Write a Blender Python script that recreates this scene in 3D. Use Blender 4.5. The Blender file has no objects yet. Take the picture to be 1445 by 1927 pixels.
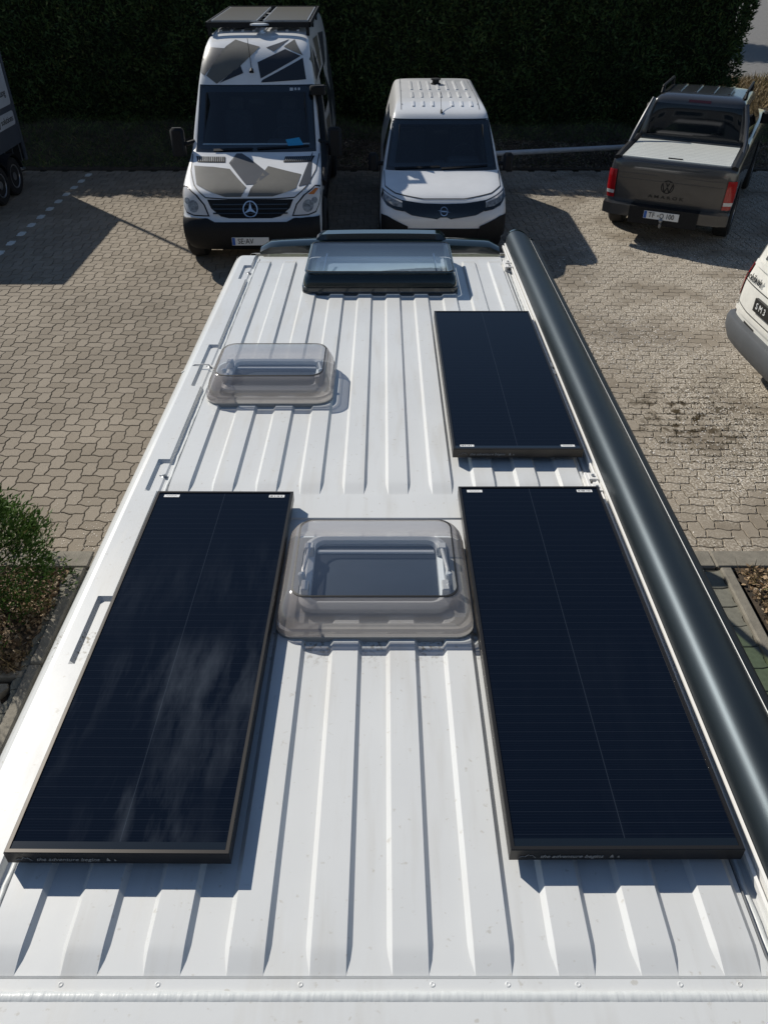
import bpy, bmesh, math, random
import numpy as np
from mathutils import Vector, Matrix
from mathutils.bvhtree import BVHTree
R_ = math.radians
random.seed(7); rng = np.random.default_rng(7)
S = bpy.context.scene
C = S.collection
# ---------------------------------------------------------------- camera, light, exposure
CAM_H = 4.11
PITCH = math.degrees(math.atan(1123.5/1450))      # 37.77 deg below the horizon
cd = bpy.data.cameras.new('camera'); cam = bpy.data.objects.new('camera', cd); C.objects.link(cam)
cd.sensor_fit = 'VERTICAL'; cd.sensor_height = 24.0; cd.lens = 1450/1927*24.0
cd.clip_start = 0.05; cd.clip_end = 900
cam.location = (0, 0, CAM_H); cam.rotation_euler = (R_(90-PITCH), 0, 0)
S.camera = cam
SUN_AZ, SUN_EL = -43.5, 36.0                       # degrees right of +Y, above the horizon
w = bpy.data.worlds.new('World'); S.world = w; w.use_nodes = True
nt = w.node_tree; nt.nodes.clear()
sky = nt.nodes.new('ShaderNodeTexSky'); sky.sky_type = 'NISHITA'; sky.sun_disc = False
sky.sun_elevation = R_(SUN_EL); sky.sun_rotation = R_(SUN_AZ); sky.altitude = 50; sky.air_density = 1.0; sky.dust_density = 0.1; sky.ozone_density = 1.6
bg = nt.nodes.new('ShaderNodeBackground'); bg.inputs['Strength'].default_value = 0.075
wo = nt.nodes.new('ShaderNodeOutputWorld')
nt.links.new(sky.outputs[0], bg.inputs[0]); nt.links.new(bg.outputs[0], wo.inputs[0])
sl = bpy.data.lights.new('sun', 'SUN'); sl.energy = 4.8; sl.angle = R_(0.53); sl.color = (1.0, 0.945, 0.85)
so = bpy.data.objects.new('sun', sl); C.objects.link(so)
sd = Vector((math.sin(R_(SUN_AZ))*math.cos(R_(SUN_EL)), math.cos(R_(SUN_AZ))*math.cos(R_(SUN_EL)), math.sin(R_(SUN_EL))))
so.rotation_euler = sd.to_track_quat('Z', 'Y').to_euler(); so.location = (-20, 20, 20)
S.view_settings.view_transform = 'Standard'; S.view_settings.look = 'None'
S.view_settings.gamma = 1; S.view_settings.exposure = 0.0; S.view_settings.use_curve_mapping = False
S.cycles.transparent_max_bounces = 24; S.cycles.max_bounces = 8

# ---------------------------------------------------------------- materials
def mat(name, col, rough=.5, metal=0., coat=0., noise=0., nscale=8., bump=0., bscale=60., spec=.5, col2=None, alpha=None, trans=0., emit=None, stretch=None):
    m = bpy.data.materials.new(name); m.use_nodes = True; n = m.node_tree; b = n.nodes['Principled BSDF']
    b.inputs['Base Color'].default_value = (*col, 1); b.inputs['Roughness'].default_value = rough
    b.inputs['Metallic'].default_value = metal; b.inputs['Coat Weight'].default_value = coat
    b.inputs['Coat Roughness'].default_value = .06; b.inputs['Specular IOR Level'].default_value = spec
    b.inputs['Transmission Weight'].default_value = trans
    tc = n.nodes.new('ShaderNodeTexCoord'); src = tc.outputs['Object']
    if stretch:
        mp = n.nodes.new('ShaderNodeMapping'); mp.inputs['Scale'].default_value = stretch
        n.links.new(src, mp.inputs[0]); src = mp.outputs[0]
    if noise > 0 or col2:
        t = n.nodes.new('ShaderNodeTexNoise'); t.inputs['Scale'].default_value = nscale; t.inputs['Detail'].default_value = 8
        t.inputs['Roughness'].default_value = .65
        n.links.new(src, t.inputs['Vector'])
        r = n.nodes.new('ShaderNodeMapRange'); r.inputs[1].default_value = .35; r.inputs[2].default_value = .65
        n.links.new(t.outputs[0], r.inputs[0])
        mx = n.nodes.new('ShaderNodeMix'); mx.data_type = 'RGBA'
        c2 = col2 if col2 else tuple(c*(1-noise) for c in col)
        mx.inputs[6].default_value = (*col, 1); mx.inputs[7].default_value = (*c2, 1)
        n.links.new(r.outputs[0], mx.inputs[0]); n.links.new(mx.outputs[2], b.inputs['Base Color'])
    if bump > 0:
        t = n.nodes.new('ShaderNodeTexNoise'); t.inputs['Scale'].default_value = bscale; t.inputs['Detail'].default_value = 6
        n.links.new(src, t.inputs['Vector'])
        bp = n.nodes.new('ShaderNodeBump'); bp.inputs['Strength'].default_value = bump; bp.inputs['Distance'].default_value = .01
        n.links.new(t.outputs[0], bp.inputs['Height']); n.links.new(bp.outputs[0], b.inputs['Normal'])
    return m
def glass_mat(name, tint, refl=.12, rough=.02, body=0., bodycol=(.4, .4, .4)):
    """tinted clear sheet: transparent + mirror by fresnel (+ a little milky body)"""
    m = bpy.data.materials.new(name); m.use_nodes = True; n = m.node_tree; n.nodes.clear()
    o = n.nodes.new('ShaderNodeOutputMaterial'); tr = n.nodes.new('ShaderNodeBsdfTransparent'); tr.inputs[0].default_value = (*tint, 1)
    g = n.nodes.new('ShaderNodeBsdfGlossy'); g.inputs['Roughness'].default_value = rough
    # Schlick reflectance, the same from both faces of the thin sheet
    ge = n.nodes.new('ShaderNodeNewGeometry'); dt = n.nodes.new('ShaderNodeVectorMath'); dt.operation = 'DOT_PRODUCT'
    n.links.new(ge.outputs['Incoming'], dt.inputs[0]); n.links.new(ge.outputs['Normal'], dt.inputs[1]); cur = dt.outputs['Value']
    def mth(op, x, y=None, rev=False):
        q = n.nodes.new('ShaderNodeMath'); q.operation = op; n.links.new(x, q.inputs[1 if rev else 0])
        if y is not None: q.inputs[0 if rev else 1].default_value = y
        return q.outputs[0]
    cur = mth('POWER', mth('SUBTRACT', mth('ABSOLUTE', cur), 1., True), 5.); cur = mth('MULTIPLY', cur, .93)
    ad = n.nodes.new('ShaderNodeMath'); ad.operation = 'ADD'; ad.inputs[1].default_value = .05+refl; ad.use_clamp = True; n.links.new(cur, ad.inputs[0])
    mx = n.nodes.new('ShaderNodeMixShader'); last = tr.outputs[0]
    if body > 0:
        d = n.nodes.new('ShaderNodeBsdfDiffuse'); d.inputs[0].default_value = (*bodycol, 1)
        m2 = n.nodes.new('ShaderNodeMixShader'); m2.inputs[0].default_value = body
        tl = n.nodes.new('ShaderNodeBsdfTranslucent'); tl.inputs[0].default_value = (*[min(1, c*1.6) for c in bodycol], 1); m3 = n.nodes.new('ShaderNodeMixShader')
        n.links.new(d.outputs[0], m3.inputs[1]); n.links.new(tl.outputs[0], m3.inputs[2])
        n.links.new(tr.outputs[0], m2.inputs[1]); n.links.new(m3.outputs[0], m2.inputs[2]); last = m2.outputs[0]
    n.links.new(ad.outputs[0], mx.inputs[0]); n.links.new(last, mx.inputs[1]); n.links.new(g.outputs[0], mx.inputs[2]); n.links.new(mx.outputs[0], o.inputs[0])
    return m
M = {}
M['roof_white'] = mat('roof_white', (.605, .635, .645), .36, coat=.2, noise=.05, nscale=3., bump=.02, bscale=25)
def roof_paint():
    m = mat('roof_white', (.655, .665, .66), .36, coat=.2, bump=.02, bscale=25); n = m.node_tree; b = n.nodes['Principled BSDF']; L = n.links.new
    tc = n.nodes.new('ShaderNodeTexCoord'); cur = None
    def layer(prev, sc, stretch, lo, hi, col, k, det=6):
        mp = n.nodes.new('ShaderNodeMapping'); mp.inputs['Scale'].default_value = stretch; L(tc.outputs['Object'], mp.inputs[0])
        t = n.nodes.new('ShaderNodeTexNoise'); t.inputs['Scale'].default_value = sc; t.inputs['Detail'].default_value = det; L(mp.outputs[0], t.inputs['Vector'])
        r = n.nodes.new('ShaderNodeMapRange'); r.inputs[1].default_value = lo; r.inputs[2].default_value = hi; r.inputs[4].default_value = k; L(t.outputs[0], r.inputs[0])
        x = n.nodes.new('ShaderNodeMix'); x.data_type = 'RGBA'; x.inputs[7].default_value = (*col, 1); L(r.outputs[0], x.inputs[0])
        if prev: L(prev, x.inputs[6])
        else: x.inputs[6].default_value = (.655, .665, .66, 1)
        return x.outputs[2], r
    c, _ = layer(None, 2.2, (1, 1, 1), .4, .7, (.61, .62, .618), 1.)
    c, rr = layer(c, 7, (3, .35, 1), .52, .75, (.50, .49, .46), .55)
    c, _ = layer(c, 60, (1, 1, 1), .66, .74, (.42, .39, .33), .5, 3)
    L(rr.outputs[0], b.inputs['Roughness']); 
    ad = n.nodes.new('ShaderNodeMapRange'); ad.inputs[2].default_value = .55; ad.inputs[3].default_value = .33; ad.inputs[4].default_value = .5; L(rr.outputs[0], ad.inputs[0]); L(ad.outputs[0], b.inputs['Roughness'])
    # grime where water stands behind the middle roof window
    ge = tc.outputs['Object']; sx = n.nodes.new('ShaderNodeSeparateXYZ'); L(ge, sx.inputs[0])
    a1 = n.nodes.new('ShaderNodeMapRange'); a1.inputs[1].default_value = 1.42; a1.inputs[2].default_value = 1.51; L(sx.outputs[1], a1.inputs[0])
    a2 = n.nodes.new('ShaderNodeMath'); a2.operation = 'LESS_THAN'; a2.inputs[1].default_value = 1.56; L(sx.outputs[1], a2.inputs[0])
    zz = n.nodes.new('ShaderNodeMath'); zz.operation = 'LESS_THAN'; zz.inputs[1].default_value = CAM_H-1.55-.006; L(sx.outputs[2], zz.inputs[0])
    t = n.nodes.new('ShaderNodeTexNoise'); t.inputs['Scale'].default_value = 90; t.inputs['Detail'].default_value = 5; L(ge, t.inputs['Vector'])
    tr = n.nodes.new('ShaderNodeMapRange'); tr.inputs[1].default_value = .50; tr.inputs[2].default_value = .68; L(t.outputs[0], tr.inputs[0])
    p = tr.outputs[0]
    for q in (a1.outputs[0], a2.outputs[0], zz.outputs[0]):
        mm = n.nodes.new('ShaderNodeMath'); mm.operation = 'MULTIPLY'; L(p, mm.inputs[0]); L(q, mm.inputs[1]); p = mm.outputs[0]
    x = n.nodes.new('ShaderNodeMix'); x.data_type = 'RGBA'; x.inputs[7].default_value = (.20, .17, .12, 1); L(p, x.inputs[0]); L(c, x.inputs[6]); L(x.outputs[2], b.inputs['Base Color'])
    return m
M['roof_white'] = roof_paint()
M['white'] = mat('white_paint', (.76, .77, .78), .3, coat=.5, noise=.06, nscale=4)
M['oldwhite'] = mat('weathered_white', (.74, .73, .68), .42, noise=.14, nscale=7, bump=.02)
M['sealant'] = mat('sealant', (.60, .62, .615), .36, coat=.15, bump=.22, bscale=60, stretch=(1.2, .3, 1))
M['alu_white'] = mat('white_rail', (.76, .75, .72), .35, coat=.2)
M['seal_grey'] = mat('seal_grey', (.16, .17, .18), .6)
M['black'] = mat('black_plastic', (.012, .013, .015), .6, noise=.3, nscale=30, spec=.25)
M['gloss_black'] = mat('gloss_black', (.006, .009, .012), .14, coat=.8)
M['rubber'] = mat('rubber', (.02, .02, .021), .8, noise=.4, nscale=25)
M['glass_dark'] = mat('dark_window', (.003, .006, .010), .05, coat=.3, spec=.4)
M['chrome'] = mat('chrome', (.75, .77, .8), .12, metal=1.)
M['steel'] = mat('galvanised', (.42, .44, .46), .45, metal=.85, noise=.3, nscale=20)
M['rim'] = mat('wheel_silver', (.42, .43, .45), .35, metal=.8)
M['red'] = mat('red_lens', (.36, .008, .012), .12, coat=1.)
M['lamp'] = mat('lamp_glass', (.34, .35, .35), .08, coat=1., col2=(.09, .09, .09), nscale=22)
M['lampw'] = mat('clear_lens', (.62, .60, .58), .15, coat=1.)
M['amber'] = mat('amber_lens', (.6, .17, .01), .2, coat=1.)
M['plate'] = mat('plate_white', (.74, .75, .74), .4)
M['blue'] = mat('plate_blue', (.01, .10, .42), .4)
M['ink'] = mat('ink', (.012, .012, .012), .5)
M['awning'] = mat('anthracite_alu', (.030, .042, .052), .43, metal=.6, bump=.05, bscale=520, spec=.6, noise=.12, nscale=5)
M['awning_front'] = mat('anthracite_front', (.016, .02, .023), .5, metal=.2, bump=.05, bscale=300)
M['frame'] = mat('black_anodised', (.055, .051, .047), .33, metal=.75)
M['camo_brown'] = mat('camo_taupe', (.135, .128, .108), .42, coat=.15, noise=.12, nscale=5)
M['camo_grey'] = mat('camo_slate', (.055, .060, .070), .42, coat=.15, noise=.12, nscale=5)
M['camo_dark'] = mat('camo_anthracite', (.022, .025, .032), .42, coat=.15)
M['pickup'] = mat('grey_metallic', (.062, .064, .068), .3, metal=.5, coat=1.)
M['silver'] = mat('brushed_cover', (.72, .74, .70), .42, metal=.25, noise=.12, nscale=3, stretch=(1, 14, 1))
M['trailer_grey'] = mat('trailer_grey', (.085, .10, .125), .5, noise=.15, nscale=3)
M['sign'] = mat('sign_white', (.50, .54, .58), .5, noise=.08)
M['bumper_grey'] = mat('bumper_grey', (.085, .092, .10), .55, noise=.15, nscale=6, bump=.04, bscale=300)
M['cardblue'] = mat('blue_card', (.03, .30, .55), .5)
M['dash'] = mat('dash', (.03, .035, .04), .6)
M['kerb'] = mat('kerb_concrete', (.235, .215, .175), .9, noise=.3, nscale=14, bump=.4, bscale=120)
M['asphalt'] = mat('asphalt', (.17, .165, .16), .9, noise=.2, nscale=6, bump=.5, bscale=180)
M['soil'] = mat('soil', (.085, .062, .042), .95, col2=(.035, .027, .018), nscale=9, bump=.8, bscale=50)
M['lid_clear'] = glass_mat('clear_acrylic', (.93, .95, .96), .15, .015, .03, (.45, .5, .56))
M['lid_smoke'] = glass_mat('smoked_acrylic', (.78, .75, .74), .04, .07, .50, (.44, .415, .405))
M['lid_mirror'] = glass_mat('coated_acrylic', (.80, .86, .92), .16, .02, .06, (.45, .5, .56))
M['blind'] = mat('navy_blind', (.018, .030, .050), .5, noise=.2, nscale=10)
M['blind_sky_tint'] = mat('sky_tinted_blind', (.46, .54, .62), .5, noise=.2, nscale=6)  # pale blue stands in for sky reflected in the front roof window's lid
M['sky_frame'] = mat('skylight_inner', (.70, .72, .73), .35, coat=.3)
M['cabglass'] = glass_mat('green_glass', (.74, .86, .70), .05)

def paver_mat(name, island):
    m = bpy.data.materials.new(name); m.use_nodes = True; n = m.node_tree; b = n.nodes['Principled BSDF']; L = n.links.new
    b.inputs['Roughness'].default_value = .88; b.inputs['Specular IOR Level'].default_value = .3
    ge = n.nodes.new('ShaderNodeNewGeometry'); pos = ge.outputs['Position']
    if island: rnd = ge.outputs['Random Per Island']
    else:
        oi = n.nodes.new('ShaderNodeObjectInfo'); rnd = oi.outputs['Random']
    sx = n.nodes.new('ShaderNodeSeparateXYZ'); L(pos, sx.inputs[0])
    # left yard plain grey-brown, right yard more worn
    r = n.nodes.new('ShaderNodeValToRGB'); r.color_ramp.elements[0].color = (.232, .196, .150, 1); r.color_ramp.elements[1].color = (.292, .250, .196, 1)
    L(rnd, r.inputs[0])
    t = n.nodes.new('ShaderNodeTexNoise'); t.inputs['Scale'].default_value = .55; t.inputs['Detail'].default_value = 5; L(pos, t.inputs['Vector'])
    mr = n.nodes.new('ShaderNodeMapRange'); mr.inputs[1].default_value = .3; mr.inputs[2].default_value = .7; mr.inputs[3].default_value = .78; mr.inputs[4].default_value = 1.12; L(t.outputs[0], mr.inputs[0])
    t2 = n.nodes.new('ShaderNodeTexNoise'); t2.inputs['Scale'].default_value = 160; t2.inputs['Detail'].default_value = 6; L(pos, t2.inputs['Vector'])
    mr2 = n.nodes.new('ShaderNodeMapRange'); mr2.inputs[1].default_value = .3; mr2.inputs[2].default_value = .7; mr2.inputs[3].default_value = .72; mr2.inputs[4].default_value = 1.25; L(t2.outputs[0], mr2.inputs[0])
    mu = n.nodes.new('ShaderNodeMath'); mu.operation = 'MULTIPLY'; L(mr.outputs[0], mu.inputs[0]); L(mr2.outputs[0], mu.inputs[1])
    mx = n.nodes.new('ShaderNodeMix'); mx.data_type = 'RGBA'; mx.blend_type = 'MULTIPLY'; mx.inputs[0].default_value = 1
    cb = n.nodes.new('ShaderNodeCombineColor'); 
    for i in range(3): L(mu.outputs[0], cb.inputs[i])
    L(r.outputs[0], mx.inputs[6]); L(cb.outputs[0], mx.inputs[7])
    # pale worn aggregate to the right
    v = n.nodes.new('ShaderNodeTexNoise'); v.inputs['Scale'].default_value = 46; v.inputs['Detail'].default_value = 2; L(pos, v.inputs['Vector'])
    vm = n.nodes.new('ShaderNodeMapRange'); vm.inputs[1].default_value = .50; vm.inputs[2].default_value = .57; L(v.outputs[0], vm.inputs[0])
    xm = n.nodes.new('ShaderNodeMapRange'); xm.inputs[1].default_value = 1.6; xm.inputs[2].default_value = 3.4; L(sx.outputs[0], xm.inputs[0])
    p = n.nodes.new('ShaderNodeTexNoise'); p.inputs['Scale'].default_value = 1.3; p.inputs['Detail'].default_value = 4; L(pos, p.inputs['Vector'])
    pm = n.nodes.new('ShaderNodeMapRange'); pm.inputs[1].default_value = .38; pm.inputs[2].default_value = .52; L(p.outputs[0], pm.inputs[0])
    a1 = n.nodes.new('ShaderNodeMath'); a1.operation = 'MULTIPLY'; L(vm.outputs[0], a1.inputs[0]); L(xm.outputs[0], a1.inputs[1])
    a2 = n.nodes.new('ShaderNodeMath'); a2.operation = 'MULTIPLY'; L(a1.outputs[0], a2.inputs[0]); L(pm.outputs[0], a2.inputs[1])
    m2 = n.nodes.new('ShaderNodeMix'); m2.data_type = 'RGBA'; L(a2.outputs[0], m2.inputs[0]); L(mx.outputs[2], m2.inputs[6]); m2.inputs[7].default_value = (.54, .49, .41, 1)
    # oil and moss stains by the white van
    dv = n.nodes.new('ShaderNodeVectorMath'); dv.operation = 'DISTANCE'; L(pos, dv.inputs[0]); dv.inputs[1].default_value = (3.15, 6.9, 0)
    dm = n.nodes.new('ShaderNodeMapRange'); dm.inputs[1].default_value = .9; dm.inputs[2].default_value = .2; L(dv.outputs['Value'], dm.inputs[0])
    s = n.nodes.new('ShaderNodeTexNoise'); s.inputs['Scale'].default_value = 7; s.inputs['Detail'].default_value = 5; L(pos, s.inputs['Vector'])
    sm = n.nodes.new('ShaderNodeMapRange'); sm.inputs[1].default_value = .52; sm.inputs[2].default_value = .60; L(s.outputs[0], sm.inputs[0])
    a3 = n.nodes.new('ShaderNodeMath'); a3.operation = 'MULTIPLY'; L(dm.outputs[0], a3.inputs[0]); L(sm.outputs[0], a3.inputs[1])
    m3 = n.nodes.new('ShaderNodeMix'); m3.data_type = 'RGBA'; L(a3.outputs[0], m3.inputs[0]); L(m2.outputs[2], m3.inputs[6]); m3.inputs[7].default_value = (.05, .035, .015, 1)
    L(m3.outputs[2], b.inputs['Base Color'])
    bp = n.nodes.new('ShaderNodeBump'); bp.inputs['Strength'].default_value = .35; bp.inputs['Distance'].default_value = .004; L(t2.outputs[0], bp.inputs['Height']); L(bp.outputs[0], b.inputs['Normal'])
    return m
M['paver_one'] = paver_mat('paver_concrete_single', False)
M['paver_all'] = paver_mat('paver_concrete', True)
M['joint'] = mat('joint_sand', (.060, .048, .034), .95, col2=(.028, .026, .015), nscale=3, bump=.5, bscale=150)
M['white_paver'] = mat('white_paver', (.62, .64, .62), .8, noise=.15, nscale=30, bump=.2, bscale=150)
def leaf_mat(name, a, b_, c=None):
    m = bpy.data.materials.new(name); m.use_nodes = True; n = m.node_tree; b = n.nodes['Principled BSDF']; L = n.links.new
    b.inputs['Roughness'].default_value = .6; b.inputs['Specular IOR Level'].default_value = .25
    ge = n.nodes.new('ShaderNodeNewGeometry'); r = n.nodes.new('ShaderNodeValToRGB')
    r.color_ramp.elements[0].color = (*a, 1); r.color_ramp.elements[1].color = (*b_, 1)
    if c: e = r.color_ramp.elements.new(.93); e.color = (*b_, 1); r.color_ramp.elements[-1].color = (*c, 1)
    L(ge.outputs['Random Per Island'], r.inputs[0])
    t = n.nodes.new('ShaderNodeTexNoise'); t.inputs['Scale'].default_value = 2.2; t.inputs['Detail'].default_value = 4; L(ge.outputs['Position'], t.inputs['Vector'])
    mr = n.nodes.new('ShaderNodeMapRange'); mr.inputs[1].default_value = .35; mr.inputs[2].default_value = .65; mr.inputs[3].default_value = .6; mr.inputs[4].default_value = 1.3; L(t.outputs[0], mr.inputs[0])
    mx = n.nodes.new('ShaderNodeMix'); mx.data_type = 'RGBA'; mx.blend_type = 'MULTIPLY'; mx.inputs[0].default_value = 1
    cb = n.nodes.new('ShaderNodeCombineColor')
    for i in range(3): L(mr.outputs[0], cb.inputs[i])
    L(r.outputs[0], mx.inputs[6]); L(cb.outputs[0], mx.inputs[7]); L(mx.outputs[2], b.inputs['Base Color'])
    return m
M['thuja'] = leaf_mat('thuja_leaves', (.030, .058, .020), (.085, .135, .042), (.17, .18, .06))
M['thuja_near'] = leaf_mat('thuja_leaves_near', (.035, .085, .015), (.10, .18, .035), (.22, .20, .07))
M['grass'] = leaf_mat('grass_blades', (.05, .08, .03), (.13, .17, .06), (.25, .19, .09))
M['drygrass'] = leaf_mat('dry_grass', (.14, .10, .045), (.34, .25, .13), (.10, .15, .03))
M['litter'] = leaf_mat('leaf_litter', (.10, .055, .025), (.36, .26, .16), (.55, .46, .34))
M['petal'] = leaf_mat('petals', (.50, .45, .38), (.80, .76, .70))
M['gravel'] = leaf_mat('gravel_stones', (.10, .085, .065), (.26, .22, .17))
M['bark'] = mat('bark', (.09, .065, .045), .9, noise=.4, nscale=30, bump=.5)

def panel_glass():
    m = bpy.data.materials.new('solar_glass'); m.use_nodes = True; n = m.node_tree; b = n.nodes['Principled BSDF']; L = n.links.new
    b.inputs['Roughness'].default_value = .5; b.inputs['Specular IOR Level'].default_value = 0.; b.inputs['Coat Weight'].default_value = .5; b.inputs['Coat IOR'].default_value = 1.42; b.inputs['Coat Roughness'].default_value = .02
    tc = n.nodes.new('ShaderNodeTexCoord'); sx = n.nodes.new('ShaderNodeSeparateXYZ'); L(tc.outputs['Object'], sx.inputs[0])
    base = (.0030, .0055, .0120)
    # fine cell lines across the panel
    def line(src, period, width):
        a = n.nodes.new('ShaderNodeMath'); a.operation = 'DIVIDE'; a.inputs[1].default_value = period; L(src, a.inputs[0])
        f = n.nodes.new('ShaderNodeMath'); f.operation = 'FRACT'; L(a.outputs[0], f.inputs[0])
        c = n.nodes.new('ShaderNodeMath'); c.operation = 'LESS_THAN'; c.inputs[1].default_value = width/period; L(f.outputs[0], c.inputs[0])
        return c.outputs[0]
    l1 = line(sx.outputs[1], .0262, .0012)
    l2 = line(sx.outputs[1], .0262/4, .0009)
    ax = n.nodes.new('ShaderNodeMath'); ax.operation = 'ABSOLUTE'; L(sx.outputs[0], ax.inputs[0])
    l3 = n.nodes.new('ShaderNodeMath'); l3.operation = 'LESS_THAN'; l3.inputs[1].default_value = .0009; L(ax.outputs[0], l3.inputs[0])
    m1 = n.nodes.new('ShaderNodeMix'); m1.data_type = 'RGBA'; m1.inputs[6].default_value = (*base, 1); m1.inputs[7].default_value = (.006, .010, .019, 1); L(l2, m1.inputs[0])
    m2 = n.nodes.new('ShaderNodeMix'); m2.data_type = 'RGBA'; m2.inputs[7].default_value = (.013, .018, .029, 1); L(m1.outputs[2], m2.inputs[6]); L(l1, m2.inputs[0])
    m3 = n.nodes.new('ShaderNodeMix'); m3.data_type = 'RGBA'; m3.inputs[7].default_value = (.020, .027, .040, 1); L(m2.outputs[2], m3.inputs[6]); L(l3.outputs[0], m3.inputs[0])
    # dried wipe marks, streaked lengthways, only on panels with a dirt value
    oi = n.nodes.new('ShaderNodeObjectInfo')
    mp = n.nodes.new('ShaderNodeMapping'); mp.inputs['Scale'].default_value = (9, 2.0, 1); mp.inputs['Rotation'].default_value = (0, 0, R_(7)); L(tc.outputs['Object'], mp.inputs[0])
    t = n.nodes.new('ShaderNodeTexNoise'); t.inputs['Scale'].default_value = 1.6; t.inputs['Detail'].default_value = 7; t.inputs['Roughness'].default_value = .62; L(mp.outputs[0], t.inputs['Vector'])
    t2 = n.nodes.new('ShaderNodeTexNoise'); t2.inputs['Scale'].default_value = 3.2; t2.inputs['Detail'].default_value = 3; L(tc.outputs['Object'], t2.inputs['Vector'])
    a = n.nodes.new('ShaderNodeMapRange'); a.inputs[1].default_value = .44; a.inputs[2].default_value = .86; L(t.outputs[0], a.inputs[0])
    c = n.nodes.new('ShaderNodeMapRange'); c.inputs[1].default_value = .38; c.inputs[2].default_value = .72; L(t2.outputs[0], c.inputs[0])
    d = n.nodes.new('ShaderNodeMapRange'); d.inputs[1].default_value = .42; d.inputs[2].default_value = -.25; L(sx.outputs[1], d.inputs[0])
    q = n.nodes.new('ShaderNodeMath'); q.operation = 'MULTIPLY'; L(a.outputs[0], q.inputs[0]); L(c.outputs[0], q.inputs[1])
    q2 = n.nodes.new('ShaderNodeMath'); q2.operation = 'MULTIPLY'; L(q.outputs[0], q2.inputs[0]); L(d.outputs[0], q2.inputs[1])
    q3 = n.nodes.new('ShaderNodeMath'); q3.operation = 'MULTIPLY'; L(q2.outputs[0], q3.inputs[0]); L(oi.outputs['Alpha'], q3.inputs[1])
    q4 = n.nodes.new('ShaderNodeMath'); q4.operation = 'MULTIPLY'; q4.inputs[1].default_value = .24; L(q3.outputs[0], q4.inputs[0]); q3 = q4
    m4 = n.nodes.new('ShaderNodeMix'); m4.data_type = 'RGBA'; m4.inputs[7].default_value = (.30, .35, .42, 1); L(m3.outputs[2], m4.inputs[6]); L(q3.outputs[0], m4.inputs[0])
    L(m4.outputs[2], b.inputs['Base Color'])
    cr = n.nodes.new('ShaderNodeMapRange'); cr.inputs[3].default_value = .015; cr.inputs[4].default_value = .15; L(q3.outputs[0], cr.inputs[0]); L(cr.outputs[0], b.inputs['Coat Roughness'])
    return m
M['solar'] = panel_glass()

# ---------------------------------------------------------------- object helpers
def tag(o, label=None, cat=None, group=None, kind=None):
    if label: o['label'] = label
    if cat: o['category'] = cat
    if group: o['group'] = group
    if kind: o['kind'] = kind
    return o
def empty(name, loc=(0, 0, 0), rz=0., rx=0., parent=None):
    o = bpy.data.objects.new(name, None); C.objects.link(o); o.location = loc; o.rotation_euler = (rx, 0, rz); o.empty_display_size = .2
    if parent: o.parent = parent
    return o
def mesh(name, verts, faces, m, parent=None, smooth=False, sharp=35):
    me = bpy.data.meshes.new(name); me.from_pydata([tuple(v) for v in verts], [], [tuple(f) for f in faces]); me.update()
    bm = bmesh.new(); bm.from_mesh(me); bmesh.ops.recalc_face_normals(bm, faces=bm.faces); bm.to_mesh(me); bm.free()
    if smooth:
        me.polygons.foreach_set('use_smooth', [True]*len(me.polygons))
        me.set_sharp_from_angle(angle=R_(sharp))
    me.materials.append(m if not isinstance(m, str) else M[m])
    o = bpy.data.objects.new(name, me); C.objects.link(o)
    if parent: o.parent = parent
    return o
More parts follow.
